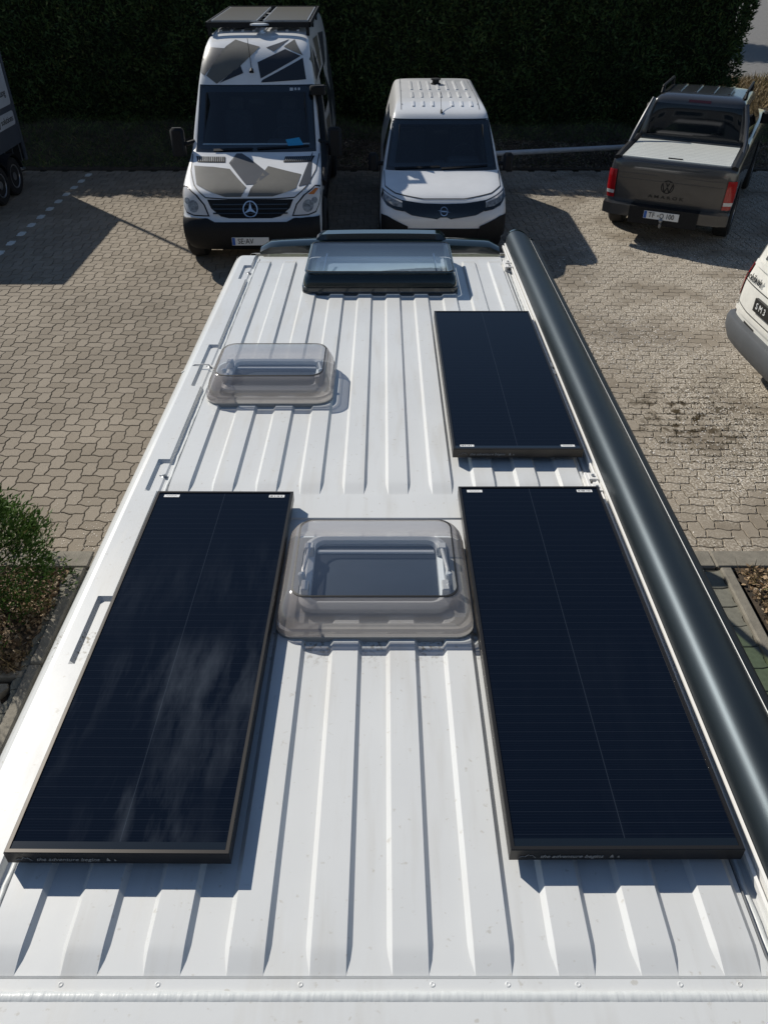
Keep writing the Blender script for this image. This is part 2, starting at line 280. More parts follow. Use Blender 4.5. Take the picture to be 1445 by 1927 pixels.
class MB:
    def __init__(s): s.v = []; s.f = []
    def add(s, v, f):
        k = len(s.v); s.v += [tuple(p) for p in v]; s.f += [tuple(i+k for i in q) for q in f]; return s
    def box(s, x0, x1, y0, y1, z0, z1, ch=0.):
        if ch <= 0:
            v = [(x, y, z) for x in (x0, x1) for y in (y0, y1) for z in (z0, z1)]
            return s.add(v, [(0, 1, 3, 2), (4, 6, 7, 5), (0, 4, 5, 1), (2, 3, 7, 6), (0, 2, 6, 4), (1, 5, 7, 3)])
        o = [(x0+ch, y0), (x1-ch, y0), (x1, y0+ch), (x1, y1-ch), (x1-ch, y1), (x0+ch, y1), (x0, y1-ch), (x0, y0+ch)]
        i_ = [(x0+ch, y0+ch), (x1-ch, y0+ch), (x1-ch, y0+ch), (x1-ch, y1-ch), (x1-ch, y1-ch), (x0+ch, y1-ch), (x0+ch, y1-ch), (x0+ch, y0+ch)]
        return s.loft([[(*p, z0) for p in o], [(*p, z1-ch) for p in o], [(.97*p[0]+.03*q[0] if 0 else q[0], q[1], z1) for p, q in zip(o, i_)]])
    def loft(s, rings, cap=True, cap0=True, closed=True):
        n = len(rings[0]); v = [p for r in rings for p in r]; f = []
        for j in range(len(rings)-1):
            for i in range(n if closed else n-1):
                a = j*n+i; b = j*n+(i+1) % n; f.append((a, b, b+n, a+n))
        if cap: f.append(tuple(range((len(rings)-1)*n, len(rings)*n)))
        if cap0: f.append(tuple(reversed(range(n))))
        return s.add(v, f)
    def tube(s, pts, r, n=8, cap=True):
        rings = []
        P = [Vector(p) for p in pts]
        for i, p in enumerate(P):
            t = (P[min(i+1, len(P)-1)]-P[max(i-1, 0)]).normalized()
            up = Vector((0, 0, 1)) if abs(t.z) < .95 else Vector((1, 0, 0))
            a = t.cross(up).normalized(); b = a.cross(t)
            rr = r[i] if isinstance(r, (list, tuple)) else r
            rings.append([p+a*math.cos(2*math.pi*k/n)*rr+b*math.sin(2*math.pi*k/n)*rr for k in range(n)])
        return s.loft(rings, cap, cap)
    def lathe_x(s, prof, c, n=28):
        """prof: list of (x, r) about the x axis through c"""
        rings = [[(c[0]+x, c[1]+r*math.cos(2*math.pi*k/n), c[2]+r*math.sin(2*math.pi*k/n)) for k in range(n)] for x, r in prof]
        return s.loft(rings, True, True)
    def lathe_z(s, prof, c, n=20):
        rings = [[(c[0]+r*math.cos(2*math.pi*k/n), c[1]+r*math.sin(2*math.pi*k/n), c[2]+z) for k in range(n)] for z, r in prof]
        return s.loft(rings, True, True)
    def build(s, name, m, parent=None, smooth=False, sharp=35):
        return mesh(name, s.v, s.f, m, parent, smooth, sharp)
def rrect(cx, cy, hx, hy, r, z, n=6):
    o = []
    for sx, sy, a0 in ((1, 1, 0), (-1, 1, 90), (-1, -1, 180), (1, -1, 270)):
        for k in range(n+1):
            a = R_(a0+90*k/n); o.append((cx+sx*(hx-r)+r*math.cos(a), cy+sy*(hy-r)+r*math.sin(a), z))
    return o
def text(name, s, size, m, parent, loc, rot=(90, 0, 0), sx=1., shear=0., depth=.002, align='CENTER', bold=0.):
    cu = bpy.data.curves.new('t', 'FONT'); cu.body = s; cu.size = size; cu.extrude = depth; cu.align_x = align; cu.align_y = 'CENTER'; cu.shear = shear; cu.offset = bold; cu.resolution_u = 3
    o = bpy.data.objects.new('t', cu); C.objects.link(o)
    bpy.context.view_layer.update()
    me = bpy.data.meshes.new_from_object(o.evaluated_get(bpy.context.evaluated_depsgraph_get()))
    bpy.data.objects.remove(o); bpy.data.curves.remove(cu)
    me.materials.clear(); me.materials.append(M[m])
    q = bpy.data.objects.new(name, me); C.objects.link(q); q.parent = parent
    q.location = loc; q.rotation_euler = tuple(R_(a) for a in rot); q.scale = (sx, 1, 1)
    return q
DIRS = {'F': (Vector((0, 1, 0)), lambda a, b: Vector((a, -5, b))), 'B': (Vector((0, -1, 0)), lambda a, b: Vector((a, 12, b))),
        'L': (Vector((1, 0, 0)), lambda a, b: Vector((-5, a, b))), 'R': (Vector((-1, 0, 0)), lambda a, b: Vector((5, a, b))),
        'T': (Vector((0, 0, -1)), lambda a, b: Vector((a, b, 9)))}
def patches(name, bvh, polys, side, m, parent, off=.005, step=.045, thick=0., smooth=True):
    """polygons given on the front/back/side/top view, laid onto the body surface"""
    bm = bmesh.new(); d, st = DIRS[side]
    for poly in polys:
        t = bmesh.new(); t.faces.new([t.verts.new((p[0], p[1], 0)) for p in poly])
        for ax in (0, 1):
            lo = min(p[ax] for p in poly); hi = max(p[ax] for p in poly)
            k = math.floor(lo/step)+1
            while k*step < hi:
                co = Vector((0, 0, 0)); co[ax] = k*step; no = Vector((0, 0, 0)); no[ax] = 1
                bmesh.ops.bisect_plane(t, geom=t.verts[:]+t.edges[:]+t.faces[:], plane_co=co, plane_no=no); k += 1
        bmesh.ops.triangulate(t, faces=[f for f in t.faces if len(f.verts) > 4])
        for v in t.verts:
            o = st(v.co.x, v.co.y); h = bvh.ray_cast(o, d)
            if h[0] is None:
                h = bvh.find_nearest(o+d*6 if side in 'F' else o+d*4.2)
            nn = h[1] if h[1].dot(d) < 0 else -h[1]
            v.co = h[0]+nn*off
        if thick:
            r = bmesh.ops.extrude_face_region(t, geom=t.faces[:]); 
            for v in [g for g in r['geom'] if isinstance(g, bmesh.types.BMVert)]: v.co = v.co - d*thick
        me = bpy.data.meshes.new('t'); t.to_mesh(me); t.free(); bm.from_mesh(me); bpy.data.meshes.remove(me)
    bmesh.ops.recalc_face_normals(bm, faces=bm.faces)
    me = bpy.data.meshes.new(name); bm.to_mesh(me); bm.free()
    # face outward
    if me.polygons:
        s = sum(p.normal.dot(d)*p.area for p in me.polygons)
        if s > 0 and not thick: me.flip_normals()
    if smooth: me.polygons.foreach_set('use_smooth', [True]*len(me.polygons)); me.set_sharp_from_angle(angle=R_(40))
    me.materials.append(M[m]); o = bpy.data.objects.new(name, me); C.objects.link(o); o.parent = parent
    return o
def ribbon(pts, wd):
    """thin quads along a polyline, for panel gaps"""
    out = []
    for a, b in zip(pts[:-1], pts[1:]):
        dx, dy = b[0]-a[0], b[1]-a[1]; l = math.hypot(dx, dy) or 1; nx, ny = -dy/l*wd/2, dx/l*wd/2
        out.append([(a[0]+nx, a[1]+ny), (a[0]-nx, a[1]-ny), (b[0]-nx, b[1]-ny), (b[0]+nx, b[1]+ny)])
    return out
def arc(cx, cy, r, a0, a1, n=16): return [(cx+r*math.cos(R_(a0+(a1-a0)*k/n)), cy+r*math.sin(R_(a0+(a1-a0)*k/n))) for k in range(n+1)]
def disc(cx, cy, r, n=20): return arc(cx, cy, r, 0, 360-360/n, n-1)
def interp(st, z):
    for a, b in zip(st[:-1], st[1:]):
        if a[0] <= z <= b[0]:
            t = (z-a[0])/max(b[0]-a[0], 1e-6); return [a[i]+(b[i]-a[i])*t for i in range(len(a))]
    return list(st[-1] if z > st[-1][0] else st[0])
def body(name, st, m, parent, nf=4., nA=12, nS=6, cap=True, smooth=True, sharp=28, sub=3, hole=None):
    """horizontal sections: z, y near end, y far end, half width, corner depth near, corner depth far"""
    for _ in range(2):
        q = [st[0]]
        for a, b in zip(st[:-1], st[1:]): q += [tuple(.75*u+.25*v for u, v in zip(a, b)), tuple(.25*u+.75*v for u, v in zip(a, b))]
        st = q+[st[-1]]
    sub = 1
    zs = []
    for a, b in zip(st[:-1], st[1:]):
        zs += [a[0]+(b[0]-a[0])*k/sub for k in range(sub)]
    zs.append(st[-1][0])
    rings = []
    for z in zs:
        _, y0, y1, hw, d0, d1 = interp(st, z); r = []
        for k in range(-nA, nA+1):
            a = abs(k)/nA*math.pi/2; s = -1 if k < 0 else 1
            r.append((s*hw*math.sin(a)**(2/nf), y0+d0*(1-math.cos(a)**(2/nf)), z))
        for k in range(1, nS): r.append((hw, y0+d0+(y1-d1-y0-d0)*k/nS, z))
        for k in range(-nA, nA+1):
            a = abs(k)/nA*math.pi/2; s = 1 if k < 0 else -1
            r.append((s*hw*math.sin(a)**(2/nf), y1-d1*(1-math.cos(a)**(2/nf)), z))
        for k in range(1, nS): r.append((-hw, y1-d1+(y0+d0-y1+d1)*k/nS, z))
        rings.append(r)
    b = MB(); b.loft(rings, True, True)
    bvh = BVHTree.FromPolygons(b.v, [tuple(f) for f in b.f])
    if hole:
        z0, z1, fr, ymax = hole
        def keep(f):
            c = [sum(b.v[i][k] for i in f)/len(f) for k in range(3)]
            return not (z0 < c[2] < z1 and c[1] < ymax and abs(c[0]) < fr*interp(st, c[2])[3] and len(f) == 4)
        b.f = [f for f in b.f if keep(f)]
    o = b.build(name, m, parent, smooth, sharp)
    return o, bvh
def wheel(parent, x, y, r, wd=.23, side=1, m='rim', spokes=0):
    w = MB(); s = side
    w.lathe_x([(-s*wd/2, r*.6), (-s*wd/2, r*.9), (-s*wd*.38, r), (s*wd*.38, r), (s*wd/2, r*.9), (s*wd/2, r*.66), (s*wd*.42, r*.62)], (x, y, r), 30)
    t = w.build('wheel', 'rubber', parent, True)
    q = MB(); q.lathe_x([(s*wd*.1, r*.6), (s*wd*.46, r*.63), (s*wd*.46, r*.57), (s*wd*.30, r*.52), (s*wd*.34, r*.3), (s*wd*.44, r*.2), (s*wd*.44, r*.02)], (x, y, r), 30)
    q.build('rim', m, t, True)
    h = MB()
    for k in range(spokes or 10):
        a = 2*math.pi*k/(spokes or 10); yy = y+r*.42*math.cos(a); zz = r+r*.42*math.sin(a)
        h.lathe_x([(s*wd*.30, r*.055), (s*wd*.365, r*.05)], (x, yy, zz), 8)
    h.build('rim_hole', 'ink', t)['kind'] = 'stuff'
    return t
def inst(name, me, parent, loc=(0, 0, 0), rz=0.):
    o = bpy.data.objects.new(name, me); C.objects.link(o); o.parent = parent; o.location = loc; o.rotation_euler = (0, 0, rz); return o
def cloud(name, V, F, m, parent=None):
    """V: (n,3) array, F: (k,3|4) array"""
    me = bpy.data.meshes.new(name); nv, nf, kk = len(V), len(F), F.shape[1]
    me.vertices.add(nv); me.vertices.foreach_set('co', V.astype(np.float32).ravel())
    me.loops.add(nf*kk); me.loops.foreach_set('vertex_index', F.astype(np.int32).ravel())
    me.polygons.add(nf); me.polygons.foreach_set('loop_start', np.arange(0, nf*kk, kk, dtype=np.int32)); me.polygons.foreach_set('loop_total', np.full(nf, kk, np.int32))
    me.update(calc_edges=True); me.shade_flat(); me.materials.append(M[m]); o = bpy.data.objects.new(name, me); C.objects.link(o)
    if parent: o.parent = parent
    return o
def sprays(P, D, L, W, side=None):
    """leaf sprays: kite quads at P, pointing along D, length L, width W"""
    n = len(P); D = D/np.linalg.norm(D, axis=1, keepdims=True)
    r = rng.normal(size=(n, 3)) if side is None else side; A = np.cross(D, r); A /= np.linalg.norm(A, axis=1, keepdims=True)+1e-9
    L = np.broadcast_to(L, n)[:, None]; W = np.broadcast_to(W, n)[:, None]
    V = np.stack([P, P+D*L*.45+A*W/2, P+D*L, P+D*L*.45-A*W/2], 1).reshape(-1, 3)
    return V, np.arange(4*n).reshape(n, 4)

# ================================================================ SETTING
g = mesh('ground', [(-400, -60, -.06), (400, -60, -.06), (400, 600, -.06), (-400, 600, -.06)], [(0, 1, 2, 3)], 'soil'); tag(g, kind='structure')
U = .1125; YB = 4.80; YF = 16.75
bed = mesh('paved_yard', [(-24, YB, -.010), (24, YB, -.010), (24, YF, -.010), (-24, YF, -.010)], [(0, 1, 2, 3)], 'joint'); tag(bed, kind='structure')
PD = {0: (0, 1), 1: (0, -1), 2: (-1, 0), 3: (1, 0)}        # every lattice point is the waist of one stone: it bulges outward
def lat(i, j, a=.0125):
    d = PD[(i-j) % 4]; return (i*U+d[0]*a, j*U+d[1]*a)
def paver_outline(i, j, horiz):
    """outline in metres relative to lattice point (i, j); neighbours share every curve"""
    cells = [(0, 0), (1, 0), (2, 0), (2, 1), (1, 1), (0, 1)] if horiz else [(0, 0), (1, 0), (1, 1), (1, 2), (0, 2), (0, 1)]
    out = []
    for a, b in zip(cells, cells[1:]+cells[:1]):
        p = lat(i+a[0], j+a[1]); q = lat(i+b[0], j+b[1])
        fwd = (b[0] > a[0]) or (b[1] > a[1])
        lo, hi = (p, q) if fwd else (q, p)
        dx, dy = hi[0]-lo[0], hi[1]-lo[1]; l = math.hypot(dx, dy); nx, ny = -dy/l, dx/l
        g = [(lo[0]+dx*t+nx*.0055*s_, lo[1]+dy*t+ny*.0055*s_) for t, s_ in ((.25, 1), (.75, -1))]
        if not fwd: g = g[::-1]
        out += [p]+g
    return [(x-i*U, y-j*U) for x, y in out]
def paver_solid(outl, top=.0, ch=.0050, gap=.0042, depth=.014):
    n = len(outl); cx = sum(p[0] for p in outl)/n; cy = sum(p[1] for p in outl)/n
    def inset(d):
        r = []
        for k in range(n):
            a = Vector(outl[k-1]); b = Vector(outl[k]); c = Vector(outl[(k+1) % n])
            n1 = Vector((-(b-a).y, (b-a).x)).normalized(); n2 = Vector((-(c-b).y, (c-b).x)).normalized(); nn = (n1+n2); nn.normalize(); r.append((b.x+nn.x*d, b.y+nn.y*d))
        return r
    o = inset(gap); i_ = inset(gap+ch*.9)
    V = [(x, y, -depth) for x, y in o]+[(x, y, top-ch*.6) for x, y in o]+[(x, y, top) for x, y in i_]
    F = [(k, (k+1) % n, (k+1) % n+n, k+n) for k in range(n)]+[(k+n, (k+1) % n+n, (k+1) % n+2*n, k+2*n) for k in range(n)]+[tuple(range(2*n, 3*n))]
    return V, F
def build_paving(parent, cells, tag_white=(), keep=300, keyf=None, base=(0, 0), stuffname='small_pavers'):
    protos = {}
    for hz in (True, False):
        V, F = paver_solid(paver_outline(0 if hz else 3, 0, hz)); protos[hz] = (np.array(V), F)
    me = {}
    cells.sort(key=keyf)
    for k, (i, j, hz) in enumerate(cells[:keep]):
        key = hz
        if key not in me:
            V, F = protos[key]; mm = bpy.data.meshes.new('paver'); mm.from_pydata(V.tolist(), [], F); mm.update(); mm.materials.append(M['paver_one']); me[key] = mm
        o = inst('paver', me[key], parent, (base[0]+i*U, base[1]+j*U, random.uniform(-.0015, .0015))); o.rotation_euler = (random.gauss(0, .0035), random.gauss(0, .0035), random.gauss(0, .003))
    rest = cells[keep:]
    byk = {}
    for c in rest: byk.setdefault(c[2], []).append(c)
    VV = []; FF = []; LT = []; base_i = 0
    for key, cs in byk.items():
        V, F = protos[key]; nv = len(V)
        off = np.array([(base[0]+c[0]*U, base[1]+c[1]*U, 0) for c in cs]); nC = len(cs)
        tilt = rng.normal(0, .0035, (nC, 2)); lift = rng.uniform(-.002, .002, nC)
        P = V[None]+off[:, None]; P[:, :, 2] += lift[:, None]+(V[None, :, 0]-.11)*tilt[:, :1]+(V[None, :, 1]-.11)*tilt[:, 1:]
        VV.append(P.reshape(-1, 3))
        flat = np.concatenate([np.array(f) for f in F]); lens = np.array([len(f) for f in F])
        FF.append((flat[None]+(np.arange(nC)*nv)[:, None]+base_i).ravel()); LT.append(np.tile(lens, nC)); base_i += nv*nC
    V = np.concatenate(VV); FL = np.concatenate(FF); LT = np.concatenate(LT)
    m_ = bpy.data.meshes.new(stuffname); m_.vertices.add(len(V)); m_.vertices.foreach_set('co', V.astype(np.float32).ravel())
    m_.loops.add(len(FL)); m_.loops.foreach_set('vertex_index', FL.astype(np.int32)); m_.polygons.add(len(LT))
    m_.polygons.foreach_set('loop_start', np.concatenate([[0], np.cumsum(LT)[:-1]]).astype(np.int32)); m_.polygons.foreach_set('loop_total', LT.astype(np.int32))
    m_.update(calc_edges=True); m_.shade_flat(); m_.materials.append(M['paver_all'])
    o = bpy.data.objects.new(stuffname, m_); C.objects.link(o); o.parent = parent; o['kind'] = 'stuff'
    return o
cells = []; whites = []
WX = round(-5.95/U)
jmin = int(YB/U)-1; jmax = int(YF/U)
for j in range(jmin, jmax):
    Y = j*U; half = .52*(Y*.79+2.52)+1.3
    for i in range(int(-half/U), int(half/U)):
        k = (i-j) % 4
        if k == 0: c = (i, j, True)
        elif k == 3: c = (i, j, False)
        else: continue
        if not c[2] and i == WX and j*U > 9.5: whites.append(c); continue
        if c[2] is False and j == jmax-1: continue
        cells.append(c)
# half stones that close the pattern along the near kerb
def pk(c):
    X = c[0]*U+.1; Y = c[1]*U+.1; z = Y*.7905+CAM_H*.6125
    px = 722.5+1450*X/z; py = 963.5+1450*(CAM_H*.7905-Y*.6125)/z
    vis = 0 < px < 1445 and (px < 722-(py+97)*.468 or px > 722+(py+97)*.532)
    if X > 0 and px > 1355 and py > 560 and py < 700: vis = False
    return (0 if vis else 1, Y)
build_paving(bed, cells, keyf=pk)
V, F = paver_solid(paver_outline(3, 0, False))
wm = []
for vv, ff in ((V, F),):
    mm = bpy.data.meshes.new('white_paver'); mm.from_pydata(vv, [], ff); mm.update(); mm.materials.append(M['white_paver']); wm.append(mm)
for i, j, _ in whites: inst('white_paver', wm[0], bed, (i*U, j*U, .003))

# stall under the camper: bigger stones in running bond, kerbs at both sides, kerb row across
stall = mesh('stall_paving', [(-2.36, -6, -.012), (2.66, -6, -.012), (2.66, 4.56, -.012), (-2.36, 4.56, -.012)], [(0, 1, 2, 3)], 'joint'); tag(stall, kind='structure')
M['paver_green'] = mat('mossy_paver', (.19, .185, .15), .9, noise=.25, nscale=20, bump=.3, bscale=140)
def wavy_block(L=.30, W=.20, amp=.014):
    o = []
    def seg(p, q, par):
        dx, dy = q[0]-p[0], q[1]-p[1]; l = math.hypot(dx, dy); nx, ny = -dy/l, dx/l
        return [p]+[(p[0]+dx*t+nx*amp*s*par, p[1]+dy*t+ny*amp*s*par) for t, s in ((.2, 1), (.4, 1), (.6, -1), (.8, -1))]
    # opposite sides share the same curve
    b = seg((0, 0), (L, 0), 1); r = seg((L, 0), (L, W), 1)
    t = [(x, y+W) for x, y in seg((0, 0), (L, 0), 1)]; l_ = [(x-L, y) for x, y in seg((L, 0), (L, W), 1)]
    return b+r+[(L, W)]+t[:0:-1]+[(0, W)]+l_[:0:-1]
V, F = paver_solid(wavy_block(), gap=.004)
mb_ = bpy.data.meshes.new('paver'); mb_.from_pydata(V, [], F); mb_.update(); mb_.materials.append(M['paver_green'])
for j in range(-3, 23):
    for i in range(8, 9 if j < 0 else 9):
        pass
for j in range(8, 23):
    for i in list(range(-8, -3))+list(range(5, 9)):
        x = -.07+i*.305-(0 if j % 2 else 0); 
        o = inst('paver', mb_, stall, (x, j*.2-.045, random.uniform(-.002, .002))); o.rotation_euler = (random.gauss(0, .006), random.gauss(0, .006), 0)
kb = MB(); kb.box(-24, 24, 4.565, 4.575, -.05, -.02); kr = kb.build('kerb', 'kerb', None); tag(kr, kind='structure')
def kerbstone(L, W, H):
    b = MB(); b.box(0, L-.006, 0, W, -.1, H, .012); me = bpy.data.meshes.new('kerb_stone'); me.from_pydata(b.v, [], b.f); me.update(); me.materials.append(M['kerb']); return me
ks = kerbstone(1.0, .20, .012)
for x in range(-9, 10): inst('kerb_stone', ks, kr, (x-.35, 4.58, random.uniform(-.002, .002)))
ks2 = kerbstone(1.0, .09, .03)
for s, x in ((1, -2.45), (-1, 2.66)):
    for k in range(8): inst('kerb_stone', ks2, kr, (x, 4.56-k, 0), R_(-90))
# beds left and right of the stall
def terrain(name, x0, x1, y0, y1, nx, ny, fz, m):
    xs = np.linspace(x0, x1, nx); ys = np.linspace(y0, y1, ny); V = [(x, y, fz(x, y)) for y in ys for x in xs]
    F = [(j*nx+i, j*nx+i+1, (j+1)*nx+i+1, (j+1)*nx+i) for j in range(ny-1) for i in range(nx-1)]
    o = mesh(name, V, F, m, None, True, 60); tag(o, kind='structure'); return o
def wob(x, y, a=.03): return a*(math.sin(x*3.1+1.3*y)+.6*math.sin(5.3*y-2.2*x)+.4*math.sin(9*x+7*y))
terrain('left_bed', -12, -2.47, 3.52, 4.565, 60, 14, lambda x, y: .0+wob(x, y, .015), 'soil')
terrain('right_bed', 2.78, 12, -4, 4.565, 60, 60, lambda x, y: .0+wob(x, y, .015), 'soil')

def bank_z(x, y):
    t = max(0, min(1, (y-YF-.1)/2.2)); e = max(0, min(1, (x+1.0)/1.0))
    return .02+(t*t*(3-2*t))*(.60-.1*e)+wob(x, y, .02)*min(1, t*4)
terrain('bank', -26, 13.5, YF-.11, 24, 160, 40, bank_z, 'soil')
# road beyond, at the far right
rd = mesh('road', [(11.0, 24.5, -.02), (60, 24.5, -.02), (60, 140, -.02), (11.0, 140, -.02)], [(0, 1, 2, 3)], 'asphalt'); tag(rd, kind='structure')

# ---------------------------------------------------------------- hedge
def box_cloud(n, x0, x1, y0, y1, z0, z1, faces='FTR', L=(.06, .12), W=(.018, .035), wave=.12):
    areas = {'F': (x1-x0)*(z1-z0), 'T': (x1-x0)*(y1-y0), 'R': (y1-y0)*(z1-z0), 'L': (y1-y0)*(z1-z0), 'B': (x1-x0)*(z1-z0)}
    tot = sum(areas[f] for f in faces); Ps = []; Ds = []
    for f in faces:
        k = int(n*areas[f]/tot); a = rng.uniform(size=k); b = rng.uniform(size=k)
        dep = np.abs(rng.normal(0, .07, k))
        if f in 'FB':
            X = x0+a*(x1-x0); Z = z0+b*(z1-z0); wv = wave*(np.sin(X*2.3+Z*1.7)*.4+np.sin(X*5.1-Z*4.2)*.3+np.sin(X*11+Z*9)*.2)
            s = -1 if f == 'F' else 1; Y = (y0 if f == 'F' else y1)+s*(wv-dep); P = np.stack([X, Y, Z], 1); N = np.array([0, s, .1])
        elif f == 'T':
            X = x0+a*(x1-x0); Y = y0+b*(y1-y0); Z = z1+wave*(np.sin(X*3.3)*.5+np.sin(X*9+Y*7)*.4)-dep; P = np.stack([X, Y, Z], 1); N = np.array([0, 0, 1.])
        else:
            Y = y0+a*(y1-y0); Z = z0+b*(z1-z0); wv = wave*(np.sin(Y*3+Z*2.7)*.5+np.sin(Y*8-Z*6)*.3); s = 1 if f == 'R' else -1
            X = (x1 if f == 'R' else x0)+s*(wv-dep); P = np.stack([X, Y, Z], 1); N = np.array([s, 0, .1])
        D = N[None]*.8+rng.normal(0, .6, (k, 3))+np.array([0, 0, .35]); Ps.append(P); Ds.append(D)
    P = np.concatenate(Ps); D = np.concatenate(Ds); k = len(P)
    return sprays(P, D, rng.uniform(*L, k), rng.uniform(*W, k))
HX1 = 7.5; HY0 = 18.6; HY1 = 20.1; HZ1 = 3.75
hedge = empty('hedge', (-6, HY0, 0)); tag(hedge, 'tall dark green conifer hedge running behind the parked vehicles', 'hedge')
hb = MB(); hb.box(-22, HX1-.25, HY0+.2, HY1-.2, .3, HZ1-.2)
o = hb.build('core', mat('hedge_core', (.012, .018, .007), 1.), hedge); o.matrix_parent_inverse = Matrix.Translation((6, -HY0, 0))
V, F = box_cloud(125000, -13, HX1, HY0, HY1, .35, HZ1, 'FTR', wave=.16, L=(.07, .15), W=(.02, .045))
o = cloud('foliage', V, F, 'thuja', hedge); o.matrix_parent_inverse = Matrix.Translation((6, -HY0, 0)); o['kind'] = 'stuff'

# ---------------------------------------------------------------- ground cover on the bank
def field(n, x0, x1, y0, y1, fz, hl, wd, m, name, label, cat, lean=.5, dens=None):
    X = rng.uniform(x0, x1, n); Y = rng.uniform(y0, y1, n)
    if dens is not None: k = rng.uniform(size=n) < dens(X, Y); X = X[k]; Y = Y[k]
    n = len(X); Z = np.array([fz(x, y) for x, y in zip(X, Y)]); P = np.stack([X, Y, Z], 1)
    D = np.stack([rng.normal(0, lean, n), rng.normal(0, lean, n), np.ones(n)], 1)
    V, F = sprays(P, D, rng.uniform(*hl, n), rng.uniform(*wd, n)); o = cloud(name, V, F, m); tag(o, label, cat, None, 'stuff'); return o
field(52000, -13, 11, YF+.05, HY0+.5, bank_z, (.05, .16), (.006, .016), 'grass', 'grass', 'short ivy and grass covering the shaded bank below the hedge', 'grass', 1.1,
      dens=lambda X, Y: np.where((X > -1.5) & (Y < 17.9), .10, 1.))
field(26000, -1.6, 9, YF+.05, 18.0, bank_z, (.02, .05), (.02, .05), 'gravel', 'gravel', 'coarse gravel and leaf litter on the bank behind the vans', 'gravel', 3.)

# ---------------------------------------------------------------- low tube rail on the bank
M['rail_grey'] = mat('rail_grey', (.62, .64, .66), .5, noise=.15, nscale=9)
rail = empty('tube_rail', (3.6, 16.95, 0)); tag(rail, 'long galvanised tube rail lying low between the small white van and the pickup', 'rail')
a = MB(); a.tube([(-1.9, -.32, .30), (-.3, -.05, .31), (2.2, .42, .32)], .05, 12); a.build('tube', 'rail_grey', rail, True)
for x, y in ((-1.2, -.2), (1.6, .3)):
    a = MB(); a.tube([(x, y, -.05), (x, y, .30)], .03, 8); a.build('post', 'steel', rail, True)

# ================================================================ CAMPER VAN (foreground)
TILT = -(PITCH-math.degrees(math.atan(1060.5/1450)))      # roof runs 1.6 deg nose-down
Rm = Matrix.Rotation(R_(TILT), 3, 'X'); org = Vector((0, 0, CAM_H))-Rm @ Vector((0, 0, CAM_H))
camper = empty('camper_van', org, 0, R_(TILT)); tag(camper, 'white camper van seen from above, with solar panels, roof windows and a dark awning', 'camper van')
ZR = CAM_H-1.55                                           # local height of the rib tops
XC = -.019; RIBX0, RIBP, RIBW, RH = .0107, .1562, .0785, .0105
def ribrows():
    return [(.655, .700, 1.98, 2.03), (2.238, 2.302, 4.70, 4.76)]
LPOCK = [(1.43, 1.70), (2.25, 2.46), (3.06, 3.50), (4.42, 4.66)]; RPOCK = [(1.15, 1.62), (2.12, 2.42), (3.05, 3.62), (4.35, 4.80)]
xb = [-.926, -.918, -.906, -.893, -.879, -.866, -.829, -.819, -.786, -.779, -.760, -.753, -.7485]
xb = [x+XC for x in xb]+[-x+XC for x in xb]
for k in range(-5, 5):
    L0 = RIBX0+k*RIBP; xb += [x for x in (L0-.0055, L0+.0055, L0+RIBW-.0045, L0+RIBW+.0065) if -.766 < x < .729]
xb = sorted(set(round(x, 5) for x in xb))
yb = {.45, .458, .47, .60, .6055, .607, .647, .650, .655, .659, 2.035, 2.09, 2.094, 2.232, 2.236, 4.765, 4.80, 4.95, 5.0}
for a, b_, c, d in ribrows(): yb |= {a, b_, c, d}
for a, b_ in LPOCK+RPOCK: yb |= {a, a+.012, b_-.012, b_}
yb |= {round(.7+.16*k, 3) for k in range(27)}
yb = sorted(yb)
yb = sorted((set(yb)-{.700, 2.302})|{.690, .710, 2.290, 2.314})
def ramp(v, a, b): return max(0., min(1., (v-a)/(b-a)))
def ramp2(v, a, b):
    t = (v-a)/(b-a); e = .010/(b-a)
    return 0. if t <= 0 else 1. if t >= 1+e else t if t <= 1-e else (1-e)+(t-1+e)/(2*e)*e
def rowh(y): return max(min(ramp2(y, a, b_), 1-ramp(y, c, d)) for a, b_, c, d in ribrows())
def rxs(x, y):
    # the flanks of a rib get narrower as the rib runs out
    h = rowh(y)
    for k in range(-5, 5):
        L0 = RIBX0+k*RIBP
        if abs(x-(L0-.0055)) < 1e-4: return L0+.0055-.011*max(h, .04)
        if abs(x-(L0+RIBW+.0065)) < 1e-4: return L0+RIBW-.0045+.011*max(h, .04)
    return x
